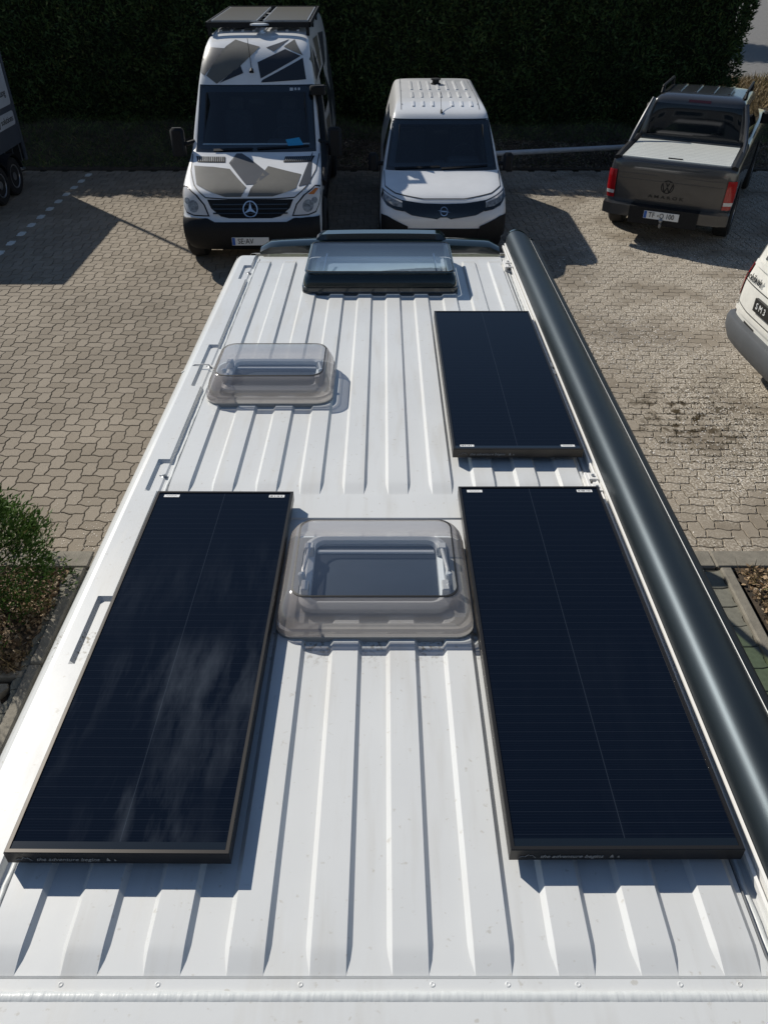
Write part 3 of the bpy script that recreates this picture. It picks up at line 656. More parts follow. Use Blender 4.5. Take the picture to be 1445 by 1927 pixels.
def rz(x, y):
    # rear and front roof edges, seam band
    e = 0.
    inr = abs(x-XC) <= .7487
    rec = -RH
    z = rec
    if inr:
        on = 0.
        for k in range(-5, 5):
            L0 = RIBX0+k*RIBP
            lo = max(L0-.0055, -.7675)
            on = max(on, min(ramp(x, lo, L0+.0055) if k > -5 else 1, 1-ramp(x, L0+RIBW-.0045, L0+RIBW+.0065)))
        row = 0.
        for a, b_, c, d in ribrows(): row = max(row, min(ramp2(y, a, b_), 1-ramp(y, c, d)))
        z = rec+RH*on*row
        if y < .655: z = -.004 if y < .650 else rec-.004
        if y < .607: z = 0.002
        if 2.035 < y < 2.09: z = rec+.001
        elif 2.094 <= y <= 2.232: z = rec+.005
        elif 2.232 < y < 2.238: z = rec-.003
    else:
        ax = abs(x-XC)+.019
        if ax < .80: z = -.019 if y > .66 and y < 4.9 else -.006
        elif ax < .886: z = -.002
        elif ax < .90: z = -.005
        else: z = -.008-((ax-.898)/.047)**1.8*.050
        if .66 < y < 4.9:
            P_ = LPOCK if x < XC else RPOCK
            for a, b_ in P_:
                t = min(ramp(y, a, a+.012), 1-ramp(y, b_-.012, b_))
                if .80 <= ax <= .8385: z = z*(1-t)-.014*t
    z += -.012*(x/.9)**2*0
    if y < .47: z -= (.47-y)/.02*.02
    if y > 4.80: z -= ((y-4.80)/.2)**2*.06
    return ZR+z
V = [(rxs(x, y), y, rz(x, y)) for y in yb for x in xb]; nx = len(xb)
F = [(j*nx+i, j*nx+i+1, (j+1)*nx+i+1, (j+1)*nx+i) for j in range(len(yb)-1) for i in range(nx-1)]
roof = mesh('roof', V, F, 'roof_white', camper, False)
me_ = roof.data; me_.polygons.foreach_set('use_smooth', [True]*len(me_.polygons)); me_.set_sharp_from_angle(angle=R_(7))
# seam lines and gutter sealant
a = MB()
a.box(-.770, .733, .6465, .6505, ZR-.016, ZR-.0125)
for s in (-1, 1): a.box(XC+s*.7515-.0015, XC+s*.7515+.0015, .66, 4.8, ZR-.019, ZR-.0085)
a.box(-.765, .728, 2.2335, 2.2375, ZR-.015, ZR-.0125)
a.build('roof_seam', 'seal_grey', camper)
a = MB(); n = 150
rows = []
for k in range(n+1):
    x = -.93+1.82*k/n; w1 = .0004*math.sin(k*1.9)+.0006*math.sin(k*.7)
    rows.append([(x, .605+w1*.4, ZR+.001), (x, .6075+w1, ZR+.0028+.0003*math.sin(k*2.6)), (x, .616, ZR+.0034+.0004*math.sin(k*2.1+1)), (x, .6235-w1, ZR+.0022), (x, .6255-w1*.6, ZR-.004)])
a.loft(rows, False, False, False); a.build('sealant_bead', 'sealant', camper, True, 80)
a = MB()
for side in (-1, 1):
    rows = []
    for k in range(121):
        y = .66+4.1*k/120; j = .0012*math.sin(k*2.3)+.0012*math.sin(k*.9)
        x0 = XC+side*.763
        rows.append([(x0-.007+j, y, ZR-.0185), (x0-.004+j, y, ZR-.0135), (x0+.004+j, y, ZR-.0135), (x0+.007+j, y, ZR-.0185)])
    a.loft(rows, False, False, False)
a.build('gutter_sealant', 'sealant', camper, True, 80)
for x in (-.79, -.60, -.42, -.155, .09, .23, .36, .55, .66):
    a = MB(); a.lathe_z([(-.006, .0052), (-.0034, .0050), (-.0028, .0034), (-.0036, .0020)], (x, .6375, ZR), 12); a.build('weld_dimple', 'roof_white', camper, True)
for y in (2.36, 3.28, 4.55):
    for s in (-1, 1):
        a = MB(); a.lathe_z([(-.018, .011), (-.0145, .011), (-.012, .006), (-.006, .006), (-.004, .004)], (XC+s*.786, y, ZR), 10)
        a.tube([(XC+s*.786-.018, y+.004, ZR-.013), (XC+s*.786+.018, y-.006, ZR-.013)], .0018, 5); a.build('roof_bolt', 'steel', camper, True)
# shell of the van: sides, rear, cab with see-through windows
sides = []
prof = [(.926, ZR-.058), (.946, ZR-.13), (.960, ZR-.28), (.970, ZR-.55), (.985, 1.30), (.985, .95), (.98, .42)]
a = MB()
for s in (-1, 1):
    a.loft([[(XC+s*x, y, z) for x, z in prof] for y in (.45, 5.0)], False, False, False)
a.add([(XC-x, .45, z) for x, z in prof]+[(XC+x, .45, z) for x, z in reversed(prof)], [tuple(range(14))])
a.build('side_panel', 'white', camper, True)
def cabside(s):
    X = lambda z: s*(.86+.15*min(1, max(0, (2.5-z)/1.2))) if z > 1.3 else s*1.01
    P = lambda y, z: (X(z), y, z)
    outer = [(5.0, .42), (6.75, .42), (6.82, .9), (6.72, 1.08), (6.12, 1.36), (5.48, 2.28), (5.0, 2.52)]
    win = [(5.08, 1.38), (5.98, 1.38), (5.42, 2.14), (5.08, 2.22)]
    V = [P(*p) for p in outer+win]
    return V, [(0, 1, 2, 3, 4, 8, 7), (4, 5, 9, 8), (5, 6, 10, 9), (6, 0, 7, 10)], [P(*p) for p in win]
a = MB(); gl = MB()
for s in (-1, 1):
    V, F, W_ = cabside(s); a.add(V, F); mesh('side_window', W_, [(0, 1, 2, 3)], 'cabglass', camper)
def cx_(z): return (.86+.15*min(1, max(0, (2.5-z)/1.2))) if z > 1.3 else 1.01
fr = [(5.0, 2.52), (5.2, 2.46), (5.48, 2.28)]
for (y0, z0), (y1, z1) in zip(fr[:-1], fr[1:]): a.add([(-cx_(z0), y0, z0), (cx_(z0), y0, z0), (cx_(z1), y1, z1), (-cx_(z1), y1, z1)], [(0, 1, 2, 3)])
fr = [(6.12, 1.36), (6.45, 1.25), (6.72, 1.08), (6.82, .9), (6.75, .42)]
for (y0, z0), (y1, z1) in zip(fr[:-1], fr[1:]): a.add([(-cx_(z0), y0, z0), (cx_(z0), y0, z0), (cx_(z1), y1, z1), (-cx_(z1), y1, z1)], [(0, 1, 2, 3)])
a.build('cab', 'white', camper)

a = MB(); a.add([(-.95, 6.12, 1.362), (.95, 6.12, 1.362), (.84, 5.48, 2.282), (-.84, 5.48, 2.282)], [(0, 1, 2, 3)]); a.build('windscreen', 'cabglass', camper)
for x in (-.45, .45):
    a = MB(); a.box(x-.24, x+.24, 5.0, 5.5, .75, 1.0, .04); a.box(x-.23, x+.23, 4.86, 5.02, 1.0, 1.62, .04); a.build('cab_seat', 'dash', camper)
for s in (-1, 1):
    for y, dz in ((1.45, .02), (5.75, .165)):
        t = wheel(camper, s*.90, y, .34, side=s)
        t.location.z = dz
a = MB(); a.box(-.95, .95, .33, .45, .42, .62, .03); a.build('rear_bumper', 'black', camper)
for s in (-1, 1):
    a = MB(); a.box(s*1.02 if s > 0 else -1.24, 1.24 if s > 0 else -1.02, 5.95, 6.05, 1.35, 1.72, .03); a.build('mirror', 'black', camper)

# solar panels -----------------------------------------------------------
def solar(name_label, x0, x1, y0, y1, yaw, dirt, flip):
    t = empty('solar_panel', ((x0+x1)/2, (y0+y1)/2, ZR), R_(yaw), 0, camper); t['label'] = name_label
    hx, hy = (x1-x0)/2, (y1-y0)/2; zt, zb = .052, .015
    fw = .009
    a = MB(); o = [(-hx, -hy), (hx, -hy), (hx, hy), (-hx, hy)]; i_ = [(-hx+fw, -hy+fw), (hx-fw, -hy+fw), (hx-fw, hy-fw), (-hx+fw, hy-fw)]
    c = .0015; o2 = [(-hx+c, -hy+c), (hx-c, -hy+c), (hx-c, hy-c), (-hx+c, hy-c)]
    a.loft([[(*p, zb) for p in o], [(*p, zt-c) for p in o], [(*p, zt) for p in o2], [(*p, zt) for p in i_], [(*p, zt-.004) for p in i_]], False, False)
    a.build('frame', 'frame', t)
    gq = MB(); gq.box(-hx+fw-.001, hx-fw+.001, -hy+fw-.001, hy-fw+.001, zt-.010, zt-.0028)
    g_ = gq.build('glass', 'solar', t); g_.color = (1, 1, 1, dirt)
    a = MB(); a.box(-hx+fw+.001, hx-fw-.001, -hy+fw, -hy+fw+.018, zt-.0028, zt-.0020); a.build('edge_strip', 'gloss_black', t)
    for sx in (-1, 1):
        for yy in (-.6*hy, 0, .6*hy): b_ = MB(); b_.box(sx*hx*.8-.02, sx*hx*.8+.02, yy-.03, yy+.03, -.010, zb); b_.build('mounting_foot', 'black', t)
    ys = hy-fw-.018 if flip else -hy+fw+.018
    for sx in (-1, 1):
        x = sx*(hx-fw-.045)
        st = MB(); st.box(x-.026, x+.026, ys-.007, ys+.007, zt-.0026, zt-.0019); s_ = st.build('sticker', 'plate', t)
        bars = MB()
        if sx*(1 if flip else -1) > 0:
            q = x-.022
            while q < x+.02:
                wd = random.choice((.0012, .002, .003)); bars.box(q, q+wd, ys-.0035, ys+.0035, zt-.0019, zt-.0016); q += wd+random.choice((.001, .0018, .004))
            bars.build('barcode', 'ink', s_)
        else:
            bars.tube([(x-.018+.036*k/14, ys+.0015*math.sin(k*1.7), zt-.0016) for k in range(15)], .0006, 4); bars.build('signature', 'ink', s_)
    # print on the near face: mountain line, words, two fir trees
    yf = -hy-.0012
    m_ = 'print'
    tx = text('lettering', 'the adventure begins', .0155, m_, t, (-hx+.128, yf, .030), sx=1.0, shear=.35, depth=.0006)
    mt = MB(); pts = [(-.012, -.004), (-.006, .0), (0, -.002), (.006, .006), (.010, .002), (.014, .004), (.022, -.006)]
    mt.tube([(-hx+.032+p[0], yf, .031+p[1]) for p in pts], .0007, 4)
    for dx, s_ in ((.212, 1.), (.226, .65)):
        for k in range(3): w_ = (.0050-.0012*k)*s_; z_ = .0255+.0030*k*s_; mt.add([(-hx+dx-w_, yf, z_), (-hx+dx+w_, yf, z_), (-hx+dx, yf, z_+.0052*s_)], [(0, 1, 2)])
    mt.build('emblem', m_, t)['kind'] = 'stuff'
    return t
M['print'] = mat('grey_print', (.30, .31, .31), .5)
solar('rear left solar panel with dried wipe marks across its glass', -.777, -.313, .862, 2.170, -.35, 1., True)
solar('rear right solar panel beside the awning', .258, .742, .870, 2.200, .2, .05, True)
solar('front solar panel ahead of the gap in the right row', .256, .740, 2.444, 3.795, 0, 0., False)

# roof windows -----------------------------------------------------------
def roof_window(label, cx, cy, hx, hy, h, kind, lx=.035, ly0=.06, ly1=.02, rc=.05):
    t = empty('roof_window', (cx, cy, ZR), 0, 0, camper); t['label'] = label
    dark = kind == 'dark'
    # lower flange sealed to the ribs
    a = MB(); a.loft([rrect(0, 0, hx, hy, rc, -.011), rrect(0, 0, hx, hy, rc, .008), rrect(0, 0, hx-.012, hy-.012, rc-.01, .012), rrect(0, 0, hx-.05, hy-.05, rc-.02, .012), rrect(0, 0, hx-.05, hy-.05, rc-.02, -.005)], False, False)
    a.build('flange', 'gloss_black' if dark else 'flange', t, True)
    # hood sides
    def ring(ix, iy0, iy1, r, z): return rrect(0, (iy0-iy1)/2, hx-ix, hy-(iy0+iy1)/2, r, z, 8)
    rings = [ring(0, 0, 0, rc, .012), ring(.001, .002, .001, rc, h*.28), ring(.006, .010, .004, rc, h*.30), ring(.008, .014, .006, rc, h*.52), ring(.015, .024, .010, rc*1.05, h*.72),
             ring(.026, .040, .014, rc*1.05, h*.88), ring(lx, ly0-.005, ly1, rc, h*.965), ring(lx+.012, ly0+.010, ly1+.010, rc*.8, h)]
    a = MB(); a.loft(rings, False, False); a.build('hood', 'gloss_green' if dark else 'lid_smoke', t, True, 60)
    # lid
    top = [rings[-1], ring(lx+.03, ly0+.03, ly1+.03, rc*.7, h+.003), ring(lx+.12, ly0+.10, ly1+.10, rc*.5, h+.006)]
    if dark: top = [ring(lx+.012, ly0+.010, ly1+.010, rc*.8, h), ring(lx+.030, ly0+.028, ly1+.028, rc*.7, h-.006)]
    a = MB(); a.loft(top, True, False); a.build('lid', 'lid_mirror' if dark else 'lid_clear', t, True, 60)
    a = MB(); r0 = ring(lx+.008, ly0+.006, ly1+.006, rc*.8, h); r1 = ring(lx+.0125, ly0+.0105, ly1+.0105, rc*.8, h+.0012)
    a.loft([[(x, y, z-.001) for x, y, z in r0], [(x, y, z+.0015) for x, y, z in r0], [(x, y, z+.0012) for x, y, z in r1]], False, False); a.build('lid_seal', 'ink', t)
    # inside: frame tube, blind, latches
    iw, ih = hx-lx-.055, hy-.085
    cyy = (ly0-ly1)/2*.5+(0 if dark else .032)
    a = MB(); a.loft([rrect(0, cyy, iw+.035, ih+.03, .05, .006), rrect(0, cyy, iw+.035, ih+.03, .05, .022), rrect(0, cyy, iw+.018, ih+.014, .045, .034), rrect(0, cyy, iw+.002, ih+.002, .03, .028), rrect(0, cyy, iw, ih, .03, .004)], False, False)
    a.build('inner_frame', 'sky_frame', t, True, 50)
    a = MB(); a.box(-iw-.001, iw+.001, cyy-ih-.001, cyy+ih+.001, .004, .010); a.build('blind', 'blind_sky_tint' if dark else 'blind', t)
    if not dark:
        a = MB(); a.box(-iw+.004, iw-.004, cyy+ih-.045, cyy+ih-.030, .010, .016, .002); a.build('blind_bar', 'sky_frame', t)
        for s in (-1, 1):
            a = MB(); x = s*(iw+.016)
            a.tube([(x, cyy-ih+.03, .036), (x+s*.012, cyy-.03, .050), (x, cyy+ih-.09, .060), (x-s*.006, cyy+ih-.06, .055)], .006, 8)
            a.box(x-.014, x+.014, cyy+ih-.085, cyy+ih-.055, .03, .066, .003); a.box(x-.010, x+.012, cyy-ih+.01, cyy-ih+.055, .03, .062, .003)
            a.build('hinge_arm', 'lampw', t, True)
            a = MB(); a.lathe_z([(.03, .010), (.070, .010), (.074, .006)], (x+s*.012, cyy-ih+.07, 0), 10); a.build('latch', 'sky_frame', t, True)
    else:
        for s in (-1, 1):
            a = MB(); a.tube([(s*(iw-.03), cyy-ih+.03, .02), (s*(iw-.045), cyy+ih-.05, .07)], .006, 6); a.build('gas_strut', 'chrome', t, True)
    return t
M['flange'] = mat('grey_flange', (.36, .355, .34), .4)
M['gloss_green'] = mat('dark_green_gloss', (.006, .014, .015), .16, coat=.8)
roof_window('middle roof window with smoked surround between the rear solar panels', -.026, 1.745, .278, .225, .098, 'clear')
roof_window('left roof window with domed smoked cover', -.487, 3.085, .268, .205, .105, 'clear', lx=.030, ly0=.055, ly1=.015, rc=.07)
roof_window('wide front roof window in a glossy dark surround', -.022, 4.475, .436, .300, .108, 'dark', lx=.018, ly0=.040, ly1=.01, rc=.045)
# cable at the left window
a = MB(); a.tube([(-.755, 3.20, ZR), (-.80, 3.26, ZR+.006), (-.87, 3.27, ZR+.002), (-.93, 3.24, ZR-.025)], .003, 6); a.build('cable', 'alu_white', camper, True)

# awning ----------------------------------------------------------------
aw = empty('awning', (0, 0, ZR), 0, 0, camper); aw['label'] = 'long anthracite cassette awning along the right roof edge'
case = [(.836, .000), (.834, .030), (.838, .055), (.848, .076), (.863, .091), (.882, .100), (.903, .103), (.930, .099), (.960, .088), (.985, .073), (1.004, .056), (1.009, .050)]
case = [(.777+(x-.834)*.875, z) for x, z in case]
Y0, Y1 = .55, 5.02
a = MB(); a.loft([[(x, y, z) for x, z in case] for y in (Y0, Y1)], False, False, False); a.build('case', 'awning', aw, True, 60)
lip = [(.9305, .0495), (.9325, .0515), (.9345, .0490), (.933, .045)]
a = MB(); a.loft([[(x, y, z) for x, z in lip] for y in (Y0, Y1)], False, False)
M['chrome_dark'] = mat('bright_edge', (.22, .23, .24), .45, metal=.7)
a.build('lip_rail', 'chrome_dark', aw)
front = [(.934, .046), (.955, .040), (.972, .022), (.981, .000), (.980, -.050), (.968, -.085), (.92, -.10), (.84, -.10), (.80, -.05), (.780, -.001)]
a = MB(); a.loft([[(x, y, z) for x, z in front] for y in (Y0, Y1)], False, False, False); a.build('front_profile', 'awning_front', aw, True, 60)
full = case+front
for y, dy in ((Y1, .022), (Y0, -.022)):
    a = MB(); a.loft([[(x, y-dy*.5, z+.001) for x, z in [(.88+(p[0]-.88)*1.012, p[1]*1.012) for p in full]], [(x, y+dy*.6, z) for x, z in [(.88+(p[0]-.88)*1.008, p[1]*1.008) for p in full]], [(.88+(x-.88)*.86, y+dy, z*.86) for x, z in full]], True, False)
    a.build('end_cap', 'gloss_black', aw, True, 40)
rl = [(x-.056, z) for x, z in [(.814, -.002), (.814, .012), (.820, .014), (.820, .006), (.826, .006), (.826, .026), (.832, .028), (.832, -.002)]]
a = MB(); a.loft([[(x, y, z) for x, z in rl] for y in (.56, 5.0)], True, True); a.build('mounting_rail', 'alu_white', aw)
for y in (4.63, 3.20, 2.28):
    a = MB(); a.box(.732, .765, y-.06, y+.06, -.019, -.006); a.box(.722, .734, y-.06, y+.06, -.012, .018, .002); a.box(.734, .768, y-.058, y-.012, .012, .018, .002); a.box(.734, .768, y+.014, y+.058, .012, .018, .002)
    a.box(.746, .762, y-.03, y+.03, -.006, .010, .002)
    b_ = a.build('bracket', 'alu_white', aw)
    a = MB()
    for q in (-.03, .03): a.lathe_z([(.016, .006), (.022, .006), (.0225, .003)], (.750, y+q*1.2, .001), 8)
    a.build('bracket_bolt', 'steel', b_, True)

# roof visor -------------------------------------------------------------
vs = MB(); n = 24; rows = []
for k in range(n+1):
    x = -.78+1.51*k/n; c = 1-(abs(x+.02)/.80)**2.2; e = min(1, (x+.78)/.03, (.73-x)/.03); yb_ = 4.88+.09*c
    rows.append([(x, yb_, ZR-.012), (x, yb_+.005, ZR+.004+.024*e), (x, yb_+.05, ZR+.016+.028*e), (x, yb_+.13, ZR+.010+.030*e), (x, yb_+.17, ZR-.0+.02*e), (x, yb_+.15, ZR-.05)])
vs.loft(rows, False, False, False); vi = vs.build('roof_visor', 'gloss_green', camper, True, 40)
vs = MB(); rows = []
for k in range(n+1):
    x = -.432+.828*k/n; e = min(1, (x+.432)/.035, (.396-x)/.035); c = 1-(abs(x)/.80)**2.2; yb_ = 4.94+.09*c
    rows.append([(x, yb_, ZR+.035), (x, yb_+.012, ZR+.046+.030*e), (x, yb_+.10, ZR+.046+.028*e), (x, yb_+.14, ZR+.03)])
vs.loft(rows, False, False, False); vs.build('visor_centre', 'gloss_green', vi, True, 40)
# ================================================================ VEHICLES
def plate(parent, x, y, z, s, wd=.52, back=False):
    p = MB(); p.box(x-wd/2, x+wd/2, y-.008, y, z-.055, z+.055); q = p.build('number_plate', 'plate', parent)
    p = MB(); p.box(x-wd/2+.004, x-wd/2+.045, y-.0095, y-.008, z-.051, z+.051); p.build('euro_band', 'blue', q)
    return q
M['dark_red'] = mat('dark_red_lens', (.05, .006, .008), .15, coat=1.)
M['windscreen'] = glass_mat('windscreen_glass', (.62, .72, .76), .06, .01)
M['seat'] = mat('seat_cloth', (.07, .075, .085), .9, noise=.3, nscale=40)
M['cabin'] = mat('cabin_trim', (.035, .037, .04), .85)
M['beige'] = mat('roof_lining', (.14, .14, .13), .9)
def ring4(o, i): return [[o[k], o[(k+1) % 4], i[(k+1) % 4], i[k]] for k in range(4)]
def cabin(parent, hw, y0, y1, z0, z1, dz):
    a = MB(); v = [(-hw, y0-.25, z0), (hw, y0-.25, z0), (hw, y1, z0), (-hw, y1, z0), (-hw*.9, y0+.3, z1), (hw*.9, y0+.3, z1), (hw*.9, y1, z1), (-hw*.9, y1, z1)]
    a.add(v, [(0, 1, 2, 3), (1, 2, 6, 5), (2, 3, 7, 6), (3, 0, 4, 7)]); c = a.build('cabin_lining', 'cabin', parent)
    a = MB(); a.box(-hw, hw, y0-.05, y0+.42, dz-.25, dz+.02, .05); a.box(.12, .62, y0+.22, y0+.45, dz-.02, dz+.10, .03); a.box(-.12, .10, y0+.30, y0+.5, dz-.3, dz+.03, .03); a.build('dashboard', 'seat', parent, True, 40)
    for x in (-.42, .42):
        a = MB(); a.box(x-.24, x+.24, y0+.75, y0+1.2, z0, dz-.12, .05); a.box(x-.22, x+.22, y0+1.12, y0+1.26, dz-.2, dz+.36, .05); a.box(x-.12, x+.12, y0+1.13, y0+1.22, dz+.38, dz+.55, .03); a.build('seat', 'seat', parent, True, 40)
    a = MB(); a.tube([(.38+.18*math.cos(t*math.pi/12), y0+.52+.09*math.sin(t*math.pi/12)*.6, dz+.07+.17*math.sin(t*math.pi/12)) for t in range(25)], .014, 6, False)
    a.tube([(.21, y0+.52, dz+.07), (.55, y0+.52, dz+.07)], .016, 6); a.build('steering_wheel', 'cabin', parent, True)
    a = MB(); a.box(-.12, .12, y0+.42, y0+.47, z1-.15, z1-.09, .01); a.build('rear_view_mirror', 'black', parent)
# ---- camouflage panel van
SPR = [(.30, .16, 6.6, .90, .25, .1), (.42, .03, 6.7, .97, .30, .15), (.62, .0, 6.75, .985, .30, .15), (.72, .04, 6.75, .98, .32, .15), (.76, .10, 6.75, .98, .34, .15), (1.02, .20, 6.75, .985, .42, .15), (1.10, .34, 6.75, .98, .42, .15), (1.22, .80, 6.75, .97, .30, .15), (1.34, 1.28, 6.75, .955, .16, .15), (1.60, 1.50, 6.74, .93, .13, .15), (2.06, 1.90, 6.7, .87, .12, .15), (2.14, 1.95, 6.68, .86, .14, .15), (2.40, 2.14, 6.62, .82, .25, .2), (2.58, 2.38, 6.56, .78, .35, .2), (2.67, 2.75, 6.45, .73, .4, .2), (2.70, 3.0, 6.3, .68, .4, .3)]
sp = empty('camouflage_van', (-1.865, 11.0, 0), R_(1)); tag(sp, 'tall white panel van wrapped in grey and taupe angular camouflage, with a roof rack', 'van')
_, bv = body('body', SPR, 'white', sp, hole=(1.42, 2.03, .90, 2.6))
def P(name, polys, m, side='F', off=.005, **k):
    if name.startswith('camou') or name == 'lens':
        for q_ in polys: o_ = patches(name, bv, [q_], side, m, sp, off, **k)
        return o_
    return patches(name, bv, polys, side, m, sp, off, **k)
sx = .035
def sh(poly): return [(a+sx, b) for a, b in poly]
P('windscreen_surround', ring4([(-.885, 1.345), (.885, 1.345), (.835, 2.115), (-.835, 2.115)], [(-.79, 1.42), (.79, 1.42), (.74, 2.03), (-.74, 2.03)]), 'gloss_black', off=.003)
cabin(sp, .80, 1.42, 3.0, .95, 2.03, 1.30)
ws = P('windscreen', [[(-.85, 1.375), (.85, 1.375), (.86, 1.42), (.80, 2.06), (.74, 2.095), (-.74, 2.095), (-.80, 2.06), (-.86, 1.42)]], 'windscreen', off=.008)
q = patches('parking_card', bv, [sh([(.40, 1.475), (.60, 1.50), (.665, 1.41), (.44, 1.40)])], 'F', 'cardblue', ws, .011)
q = patches('vignette_sticker', bv, [[(.50, 2.04), (.55, 2.04), (.55, 2.075), (.50, 2.075)], [(.57, 2.045), (.60, 2.045), (.60, 2.075), (.57, 2.075)], [(.62, 2.045), (.65, 2.045), (.65, 2.075), (.62, 2.075)]], 'F', 'sign', ws, .011)
for nm, pts in (('wiper', [(-.62, 1.36), (-.05, 1.375)]), ('wiper', [(.02, 1.375), (.78, 1.40)])): P(nm, ribbon(pts, .022), 'black', off=.016)
P('camouflage_taupe', [sh(x) for x in ([(-.36, 2.622), (.02, 2.551), (-.30, 2.31), (-.615, 2.127), (-.77, 2.22), (-.60, 2.45), (-.48, 2.56)], [(.374, 2.553), (.526, 2.622), (.66, 2.451)],
   [(-.90, 1.235), (-.62, 1.232), (-.372, 1.218), (-.095, 1.09), (-.161, .995), (-.377, .995), (-.80, 1.105)], [(.172, 1.237), (.66, 1.177), (.604, 1.077), (.279, 1.0), (-.069, 1.0), (-.032, 1.076)])], 'camo_brown')
P('camouflage_slate', [sh(x) for x in ([(-.80, 2.545), (-.504, 2.535), (-.62, 2.40), (-.80, 2.22), (-.86, 2.25), (-.83, 2.45)], [(.112, 2.543), (.451, 2.625), (.30, 2.54), (.234, 2.502)],
   [(-.313, 1.333), (-.237, 1.333), (.21, 1.181), (.022, 1.112), (-.101, 1.108), (-.4, 1.258)], [(.80, 1.343), (.80, 1.105), (.634, 1.09), (.72, 1.22)])], 'camo_grey')
P('camouflage_dark', [sh(x) for x in ([(-.265, 2.353), (-.219, 2.254), (-.575, 2.136)], [(-.007, 2.379), (.397, 2.526), (.627, 2.446), (.038, 2.188)], [(.66, 2.425), (.708, 2.174), (.043, 2.141), (.059, 2.170)])], 'camo_dark')
P('grille', [[(-.60, .965), (.60, .965), (.55, .86), (.42, .765), (.30, .742), (-.30, .742), (-.42, .765), (-.55, .86)]], 'black', off=.004)
for z in (.80, .855, .91): P('grille_bar', [[(-.52, z-.008), (.52, z-.008), (.52, z+.008), (-.52, z+.008)]], 'gloss_black', off=.018, thick=.012)
rg = [a_ for a_ in [[(.105*math.cos(t0)*k, .845+.105*math.sin(t0)*k) for k, t0 in ((1, t), (1, t+.27), (.86, t+.27), (.86, t))] for t in [i*2*math.pi/24 for i in range(24)]]]
st_ = [[(.022*math.cos(a+1.57), .845+.022*math.sin(a+1.57)), (.098*math.cos(a), .845+.098*math.sin(a)), (.022*math.cos(a-1.57), .845+.022*math.sin(a-1.57))] for a in (math.pi/2, math.pi*7/6, math.pi*11/6)]
P('star_badge', rg+st_, 'chrome', off=.030, step=.3, smooth=False)
for s in (-1, 1):
    lam = [(s*a_, b_) for a_, b_ in [(.955, 1.06), (.90, 1.075), (.76, 1.0), (.655, .90), (.60, .775), (.80, .775), (.90, .80), (.935, .86), (.965, .97)]]
    P('headlight_seal', [[(s*a_, b_) for a_, b_ in [(.965, 1.075), (.90, 1.09), (.74, 1.01), (.635, .905), (.575, .762), (.80, .762), (.91, .785), (.95, .86), (.975, .97)]]], 'black', off=.003)
    hl = P('headlight', [lam], 'lampw', off=.009)
    patches('reflector', bv, [disc(s*.80, .875, .075), disc(s*.885, .93, .04)], 'F', 'lamp', hl, .012)
    patches('indicator', bv, [[(s*.94, 1.05), (s*.90, 1.06), (s*.80, 1.01), (s*.88, 1.0)]], 'F', 'amber', hl, .012) if s > 0 else None
P('hood_gap', ribbon([(-.93, 1.32), (-.90, 1.20), (-.80, 1.10), (-.62, .985), (-.3, .972), (.3, .972), (.62, .985), (.80, 1.10), (.90, 1.20), (.93, 1.32)], .012), 'ink', off=.0045)
for s in (-1, 1):
    vt = P('hood_vent', [[(s*.87, 1.305), (s*.44, 1.305), (s*.42, 1.262), (s*.83, 1.262)]], 'black', off=.006)
    patches('vent_slat', bv, [[(s*(.46+.028*k), 1.30), (s*(.468+.028*k), 1.30), (s*(.450+.028*k), 1.266), (s*(.442+.028*k), 1.266)] for k in range(14)], 'F', 'steel', vt, .014)['kind'] = 'stuff'
P('bumper', [[(-.995, .32), (.995, .32), (1.0, .735), (.60, .735), (.5, .70), (-.5, .70), (-.60, .735), (-1.0, .735)]], 'black', off=.022, thick=.03)
P('bumper_grille', [[(-.5, .54), (.5, .54), (.48, .64), (-.48, .64)]], 'ink', off=.028)
for s in (-1, 1): P('fog_lamp', [disc(s*.78, .62, .052)], 'lamp', off=.032)
pl = plate(sp, -.02, -.035, .46, 'x'); text('plate_text', 'SE·AV', .105, 'ink', pl, (-.20, -.045, .46), sx=.86, align='LEFT')
a = MB(); a.tube([(-.06, 2.02, 2.27), (-.06, 2.06, 2.31)], [.035, .018], 10); an = a.build('aerial', 'black', sp, True); a = MB(); a.tube([(-.06, 2.06, 2.30), (-.12, 2.35, 2.66)], .0045, 5); a.build('whip', 'black', an)
